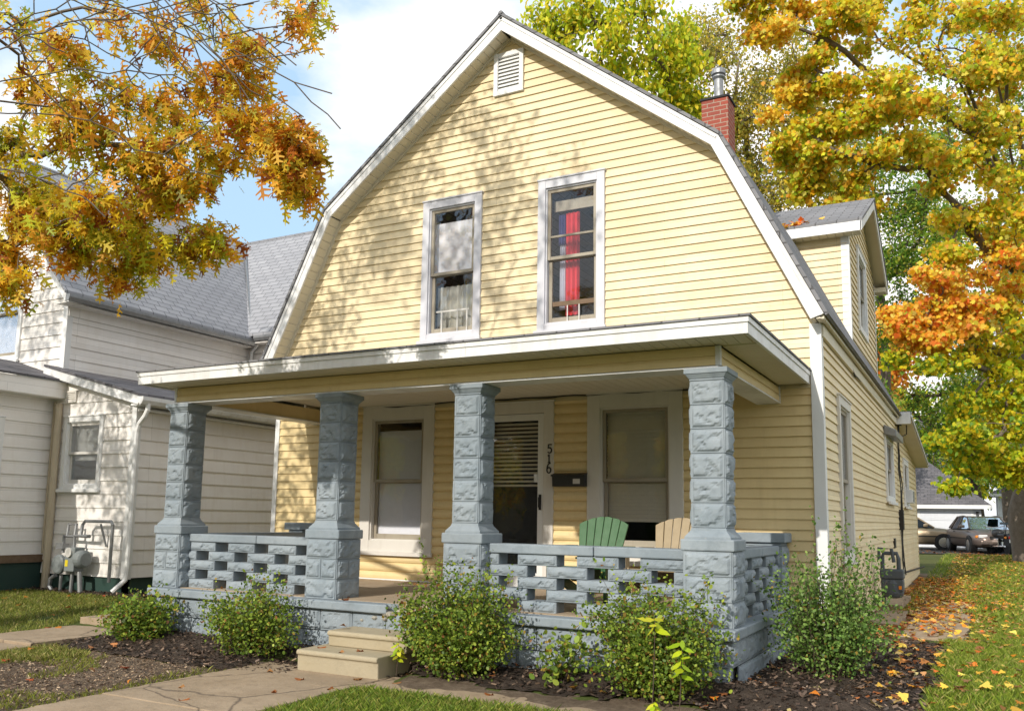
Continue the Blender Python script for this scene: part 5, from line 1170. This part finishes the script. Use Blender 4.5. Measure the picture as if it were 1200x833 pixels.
for k, (x, y, pal, lab) in enumerate(((24, 47, GREEN, 'green tree at the far right beyond the driveway'), (33, 42, GOLD, 'gold tree at the far right beyond the driveway'), (29, 58, OLIVE, 'olive tree at the far right behind the gold tree'), (42, 50, LIME, 'lime tree at the outermost right of the far trees'))):
    b = (x, y, .4); q = np.random.default_rng(160+k); cl = [(np.array(b)+(q.normal()*2.8, q.normal()*2.2, 11*q.uniform(.2, 1)), (1.5, 1.5, 1.3), pal) for _ in range(26)]
    tree('background_tree', b, 7, .3, cl, 8, .5, .42, OVAL, pal, lab, seed=170+k, tw=8, twig=.03, group='trees far behind the garage')
# street trees across the road, behind the photographer (seen only in the window glass)
hm_ = MB(); q_ = np.random.default_rng(8)
for x, wd_, hh_ in ((-34, 9, 7), (-20, 8, 6), (-7, 8.5, 7), (6.5, 8, 6.5), (20, 9, 7), (34, 8, 6)):
    hs = thing('house_across_road', (x, -44, 0), 'plain house across the road, behind the photographer', 'house', 'houses across the road')
    b_ = MB(); b_.box(x-wd_/2, x+wd_/2, -48, -40, 0, hh_*.6); b_.prism([(x-wd_/2, -40, hh_*.6), (x+wd_/2, -40, hh_*.6), (x, -40, hh_*1.25)], (0, -8, 0)); b_.build('wall', M['tan_pipe'], hs)
for k, (x, y, pal) in enumerate(((-9, -30, GOLD), (1, -33, GREEN), (11, -31, OLIVE), (20, -34, ORNG), (-19, -33, LIME), (-4, -37, GREEN), (6, -38, GREEN), (15.5, -37, OLIVE), (-14, -38, GREEN), (-27, -36, GOLD))):
    q = np.random.default_rng(90+k); cl = [(np.array([x, y, 0])+(q.normal()*2.4, q.normal()*2.2, q.uniform(3, 9.5)), (1.5, 1.5, 1.2), pal) for _ in range(22)]
    tree('street_tree', (x, y, 0), 6, .3, cl, 6, .45, .45, OVAL, pal, 'tree across the road reflected in the house windows', seed=95+k, tw=8, twig=.03, group='trees across the road')

def shrub(name, cx, cy, rx, ry, h, nst, per, label, pal, seed, size=.024, wts=None, sprigs=0, cat='shrub', low=.12, dens=1.0):
    q = np.random.default_rng(seed); z0 = float(gh(cx, cy))+.01; t = thing(name, (cx, cy, z0), label, cat); st = MB(); P = []; D = []
    for k in range(nst):
        a = q.uniform(0, 6.283); rr_ = math.sqrt(q.uniform(0, 1)); hh = h*q.uniform(.35, 1.08)*(1-.35*rr_**2); top = np.array([cx+rx*rr_*math.cos(a), cy+ry*rr_*math.sin(a), z0+hh])
        if k < sprigs: top[2] = z0+h*(q.uniform(1.25, 1.65)-.55*rr_); top[:2] = (cx+rx*1.15*rr_*math.cos(a), cy+ry*1.1*rr_*math.sin(a))
        b = np.array([cx+.12*rx*q.normal(), cy+.12*ry*q.normal(), z0-.02]); c = np.array([(b[0]*.6+top[0]*.4), (b[1]*.6+top[1]*.4), z0+hh*.6]); n = 12
        bz = np.array([(1-s)**2*b+2*s*(1-s)*c+s*s*top for s in np.linspace(0, 1, n)])+q.normal(size=(n, 3))*.012
        bz[0] = b; st.tube(bz[::2], [.0045-.0006*i for i in range(len(bz[::2]))], 4, cap=False)
        for s in range(int(per*1.55*(1.0 if k >= sprigs else .55))):
            f = q.uniform(low if k >= sprigs else .3, 1)**.75*(n-1.001); i = int(f); p = bz[i]+(bz[i+1]-bz[i])*(f-i); P.append(p+q.normal(size=3)*(.065 if k >= sprigs else .018)*(1 if k >= sprigs else 1)); D.append(q.normal(size=3)+np.array([0,0,.05]))
    P = np.array(P); P[:,2] = np.maximum(P[:,2], z0+.02); D = np.array(D); nr = q.normal(size=P.shape)*.8+np.array([0,-.45,.7])
    st.build('stem', M['twig'], t, fix=False)
    leaf_mesh('foliage', P, D, size*(1+.25*q.normal(size=len(P))).clip(.5, 1.7), ROUNDL, pick(pal, len(P), wts, .22), M['bushleaf'], t, nrm=nr, fold=.15); return t
BUSH = [(108,134,48),(132,154,56),(88,114,42),(160,174,66),(160,134,60),(136,94,54)]; BW = [4,4,3,2.4,1,.5]
shrub('shrub', .98, -3.05, .42, .36, .50, 60, 46, 'small low green shrub at the left end of the porch', BUSH, 1, .034, BW)
shrub('shrub', 2.68, -3.12, .54, .42, .78, 85, 60, 'rounded green shrub in front of the left porch rail', BUSH, 2, .028, BW, sprigs=4)
shrub('shrub', 5.04, -3.05, .62, .42, .92, 150, 78, 'large bushy green shrub just right of the concrete steps', BUSH, 3, .027, BW, sprigs=7)
shrub('shrub', 6.02, -3.0, .30, .22, .50, 9, 26, 'thin straggly seedling in front of the pierced stone rail', BUSH, 4, .046, BW)
shrub('shrub', 6.86, -3.05, .58, .40, .86, 130, 78, 'wide green shrub hiding the base of the end column', BUSH, 5, .026, BW, sprigs=12)
shrub('shrub', 7.95, -1.62, .58, .50, .98, 140, 62, 'tall green shrub with arching sprigs at the house corner', [(100,132,58),(122,152,74),(80,112,48),(148,174,88),(156,134,62)], 6, .026, [4,4,3,2,.6], sprigs=40)
def weed(name, cx, cy, z, n, label, h, size=.13, f0=.45):
    q = np.random.default_rng(int(cx*100)); t = thing(name, (cx, cy, z), label, 'plant'); st = MB(); P, D = [], []
    top = np.array([cx+.03, cy-.02, z+h]); st.tube([(cx, cy, z), ((cx+top[0])/2, cy, z+h*.5), top], [.004, .0035, .002], 5)
    for k in range(n):
        f = f0+(1-f0)*(k+1)/n; p = np.array([cx, cy, z])+(top-np.array([cx, cy, z]))*f; a = k*2.4; P.append(p); D.append((math.cos(a), math.sin(a)*.8-.3, -.35+.3*q.normal()))
    st.build('stem', M['twig'], t, fix=False)
    leaf_mesh('foliage', np.array(P), np.array(D), size*(1+.15*q.normal(size=n)), OVAL*np.array([1, .95]), pick([(190,205,40),(160,190,40),(206,205,60)], n), M['bushleaf'], t, nrm=np.tile((.1,-.5,.9), (n, 1)), fold=.2)
weed('weed', 6.95, -3.42, .10, 6, 'yellow green weed with drooping leaves, topmost against the wide shrub', .64, .12, .86)
weed('weed', 7.16, -3.44, .10, 11, 'yellow green weed with broad leaves at the right side of the wide shrub', .50, .11, .45)
weed('weed', 6.97, -3.50, .06, 7, 'lowest yellow green weed sprouting beside the walk edge', .10, .08)
weed('weed', 4.52, -3.22, .06, 12, 'leaning green seedling beside the lower concrete step', .30, .09)

# ------------------------------------------------------------------ grass, mulch chips, fallen leaves
def blades(name, X, Y, h, wd, pal, wts=None):
    n = len(X); Z = gh(X, Y)+.002; a = rng.uniform(0, 6.283, n); hh = h*(.5+rng.random(n)); ln = rng.normal(size=(n, 2))*.45*hh[:,None]
    dx, dy = np.cos(a)*wd/2, np.sin(a)*wd/2
    V = np.stack([np.stack([X-dx, Y-dy, Z], 1), np.stack([X+dx, Y+dy, Z], 1), np.stack([X+ln[:,0]*.4+dx*.6, Y+ln[:,1]*.4+dy*.6, Z+hh*.6], 1), np.stack([X+ln[:,0], Y+ln[:,1], Z+hh], 1)], 1)
    np_mesh(name, V.reshape(-1, 3), np.arange(n*4), np.arange(n)*4, np.full(n, 4), M['grass'], np.repeat(pick(pal, n, wts, .2), 4, 0), None, 'stuff')
GR = [(124,146,50),(144,160,58),(104,128,42),(164,168,78),(190,176,108)]
def scatter(n, x0, x1, y0, y1, keep): X = rng.uniform(x0, x1, n); Y = rng.uniform(y0, y1, n); k = keep(X, Y); return X[k], Y[k]
onpath = lambda X, Y: ((X > 2.93) & (X < 4.48) & (Y < -3.1)) | ((X > -.66) & (X < .40)) | ((Y > -3.70) & (Y < -3.12) & (X > 4.4) & (X < 8.4)) | ((X > 8.2) & (X < 8.98) & (Y > 1.6) & (Y < 7.05) & ~((Y > 3.7) & (Y < 3.76)) & ~((Y > 5.1) & (Y < 5.4)))
lawn = lambda X, Y: ~onpath(X, Y) & ~mulch_mask(X, Y)
xa, ya = scatter(90000, 8.4, 10.4, -4.5, 4, lambda X, Y: lawn(X, Y) & (X > 8.66+.06*np.sin(Y*5)) & (vnoise(X, Y, 1.7, 51) > -.8))
xb, yb = scatter(90000, 7.9, 12.5, 4, 27, lambda X, Y: lawn(X, Y) & (rng.random(len(X)) < np.where(X < 8.8, .25, 1)))
blades('grass', np.concatenate([xa]), np.concatenate([ya]), .05, .0055, GR, [4,4,3,1.6,1])
blades('grass', xb, yb, .065, .014, GR, [4,4,3,1.6,.8])
xc, yc = scatter(70000, 4.3, 9.0, -5.6, -3.68, lambda X, Y: lawn(X, Y)); blades('grass', xc, yc, .05, .0055, [(112,136,48),(134,154,56),(92,116,40),(160,160,80)], None)
xd, yd = scatter(60000, -.6, 3.0, -7, -3.4, lambda X, Y: lawn(X, Y) & ~dirt_mask(X, Y) & (vnoise(X, Y, 2.2, 61) > -.45)); blades('grass', xd, yd, .05, .007, [(130,138,64),(152,152,78),(112,120,54),(184,168,110)], [3,3,2,2])
xe, ye = scatter(34000, -4.8, -.6, -4.5, -.5, lambda X, Y: lawn(X, Y) & (vnoise(X, Y, 2, 62) > -.5)); blades('grass', xe, ye, .04, .008, [(126,136,60),(146,150,72),(108,118,52),(176,160,104)], [3,3,2,1])
xf, yf_ = scatter(9000, 1.2, 3.0, -6, -3.5, lambda X, Y: dirt_mask(X, Y)); kf_ = vnoise(xf, yf_, 2.6, 71) > .15; xf, yf_ = xf[kf_], yf_[kf_]; blades('grass', xf, yf_, .04, .006, [(120,130,50),(140,140,60)], None)
def chips(name, X, Y, mat, s0, s1, pal, lift=.03):
    n = len(X); P = np.stack([X, Y, gh(X, Y)+lift+rng.random(n)*.012], 1); a = rng.uniform(0, 6.283, n); D = np.stack([np.cos(a), np.sin(a), rng.normal(size=n)*.35], 1); nr = rng.normal(size=(n, 3))*.5+np.array([0,0,1.]); 
    leaf_mesh(name, P, D, rng.uniform(s0, s1, n), np.array([(0,0),(.1,.16),(.8,.20),(1,.05),(.9,-.15),(.2,-.18)]), pick(pal, n, None, .3), mat, None, 'stuff', nr, .1)
xm, ym = scatter(52000, -4.9, 8.8, -3.8, 1.4, mulch_mask)
chips('mulch_chips', xm, ym, M['dryleaf'], .02, .06, [(66,54,46),(86,70,60),(48,40,36),(116,98,84),(74,60,50),(140,118,100)])
xs2, ys2 = scatter(26000, -.6, 3.1, -6.6, -3.3, lambda X, Y: dirt_mask(X, Y))
chips('soil_crumbs', xs2, ys2, M['dryleaf'], .008, .035, [(134,112,90),(102,82,66),(156,134,110),(78,62,52),(176,154,128)], .008)
FL = [(220,130,44),(214,156,64),(190,120,72),(170,104,60),(222,182,80),(204,152,104),(216,198,134),(146,92,54)]
def fallen(name, X, Y, size, pal=FL, kind='stuff', lift=.03, wts=None):
    n = len(X); P = np.stack([X, Y, gh(X, Y)+lift+rng.random(n)*.03], 1); a = rng.uniform(0, 6.283, n); D = np.stack([np.cos(a), np.sin(a), rng.normal(size=n)*.2], 1); nr = rng.normal(size=(n, 3))*.28+np.array([0,0,1.])
    leaf_mesh(name, P, D, size*(1+.25*rng.normal(size=n)).clip(.5, 1.6), MAPLE, pick(pal, n, wts, .2), M['dryleaf'], None, kind, nr, .6)
x1_, y1_ = scatter(5200, 7.75, 9.2, 1.3, 14, lambda X, Y: (rng.random(len(X)) < np.where(X < 8.6, .75, .35)))
x2_, y2_ = scatter(6500, 8.3, 12, -4, 27, lambda X, Y: rng.random(len(X)) < np.where(Y < 2, .42, .8))
kp_ = ~((x1_ > 8.22) & (x1_ < 8.97) & (y1_ < 3.75)) | (rng.random(len(x1_)) < .18); x1_, y1_ = x1_[kp_], y1_[kp_]
fallen('fallen_leaves', x1_, y1_, .078); fallen('fallen_leaves', x2_, y2_, .072, [(236,150,40),(240,190,70),(226,120,50),(222,190,120),(240,206,90),(196,130,70),(150,100,60),(170,126,84)], 'stuff', .055)
x3_, y3_ = scatter(420, 4.4, 8.7, -3.6, 1.2, mulch_mask); fallen('fallen_leaves', x3_, y3_, .07, FL, wts=[2,1,3,3,1,3,1,2])
x4_, y4_ = scatter(110, -4.8, 3.0, -6.5, -.5, lambda X, Y: (X < 9)); fallen('fallen_leaves', x4_, y4_, .075, [(196,96,44),(170,84,50),(206,140,90),(190,120,40)])
x5_, y5_ = scatter(900, -8, 12, 27, 31, lambda X, Y: (X < 12)); fallen('fallen_leaves', x5_, y5_, .12, [(150,90,50),(170,110,60),(120,74,44)])
n_ = 34; lp_ = np.stack([rng.normal(6.62, .16, n_), rng.uniform(4.36, 4.75, n_), np.zeros(n_)], 1); lp_[:,2] = RZ-(DR-lp_[:,1])*.48+.06
leaf_mesh('fallen_leaves', lp_, rng.normal(size=(n_, 3))*(1, 1, .3), np.full(n_, .11), MAPLE, pick(ORNG, n_), M['dryleaf'], None, 'stuff', rng.normal(size=(n_, 3))*.3+np.array([0, -.4, 1]), .3)
SL_ = [(3.62,-3.22,.228),(3.95,-3.27,.228),(4.1,-3.16,.228),(3.7,-2.95,.41),(3.42,-2.62,.61),(3.28,-2.35,.62),(3.35,-3.55,.045),(3.9,-3.72,.045),(4.25,-3.48,.045),(4.1,-4.3,.045),(3.3,-4.5,.045),(3.7,-4.9,.045),(4.36,-3.9,.045),(4.9,-2.30,1.225),(7.2,-1.2,.61),(4.62,-3.42,.04),(5.6,-3.4,.04)]
for i, (x, y, z) in enumerate(SL_):
    where = 'lower concrete step' if .2 < z < .3 else 'upper concrete step' if .3 < z < .5 else 'porch ledge and floor' if .6 <= z < .7 else 'stone rail cap' if z > 1 else 'concrete walk'
    a = rng.uniform(0, 6.283)
    o = leaf_mesh('fallen_leaf', np.array([(x, y, z+.014)]), np.array([(math.cos(a), math.sin(a), .05)]), [.085], MAPLE, pick([(176,104,54),(150,90,54),(190,136,84)], 1), M['dryleaf'], None, None, np.array([(rng.normal()*.3, rng.normal()*.3, 1.)]), .9)
    tag(o, 'dry curled brown orange leaf lying on the '+where, 'leaf', 'single fallen leaves on the '+where)
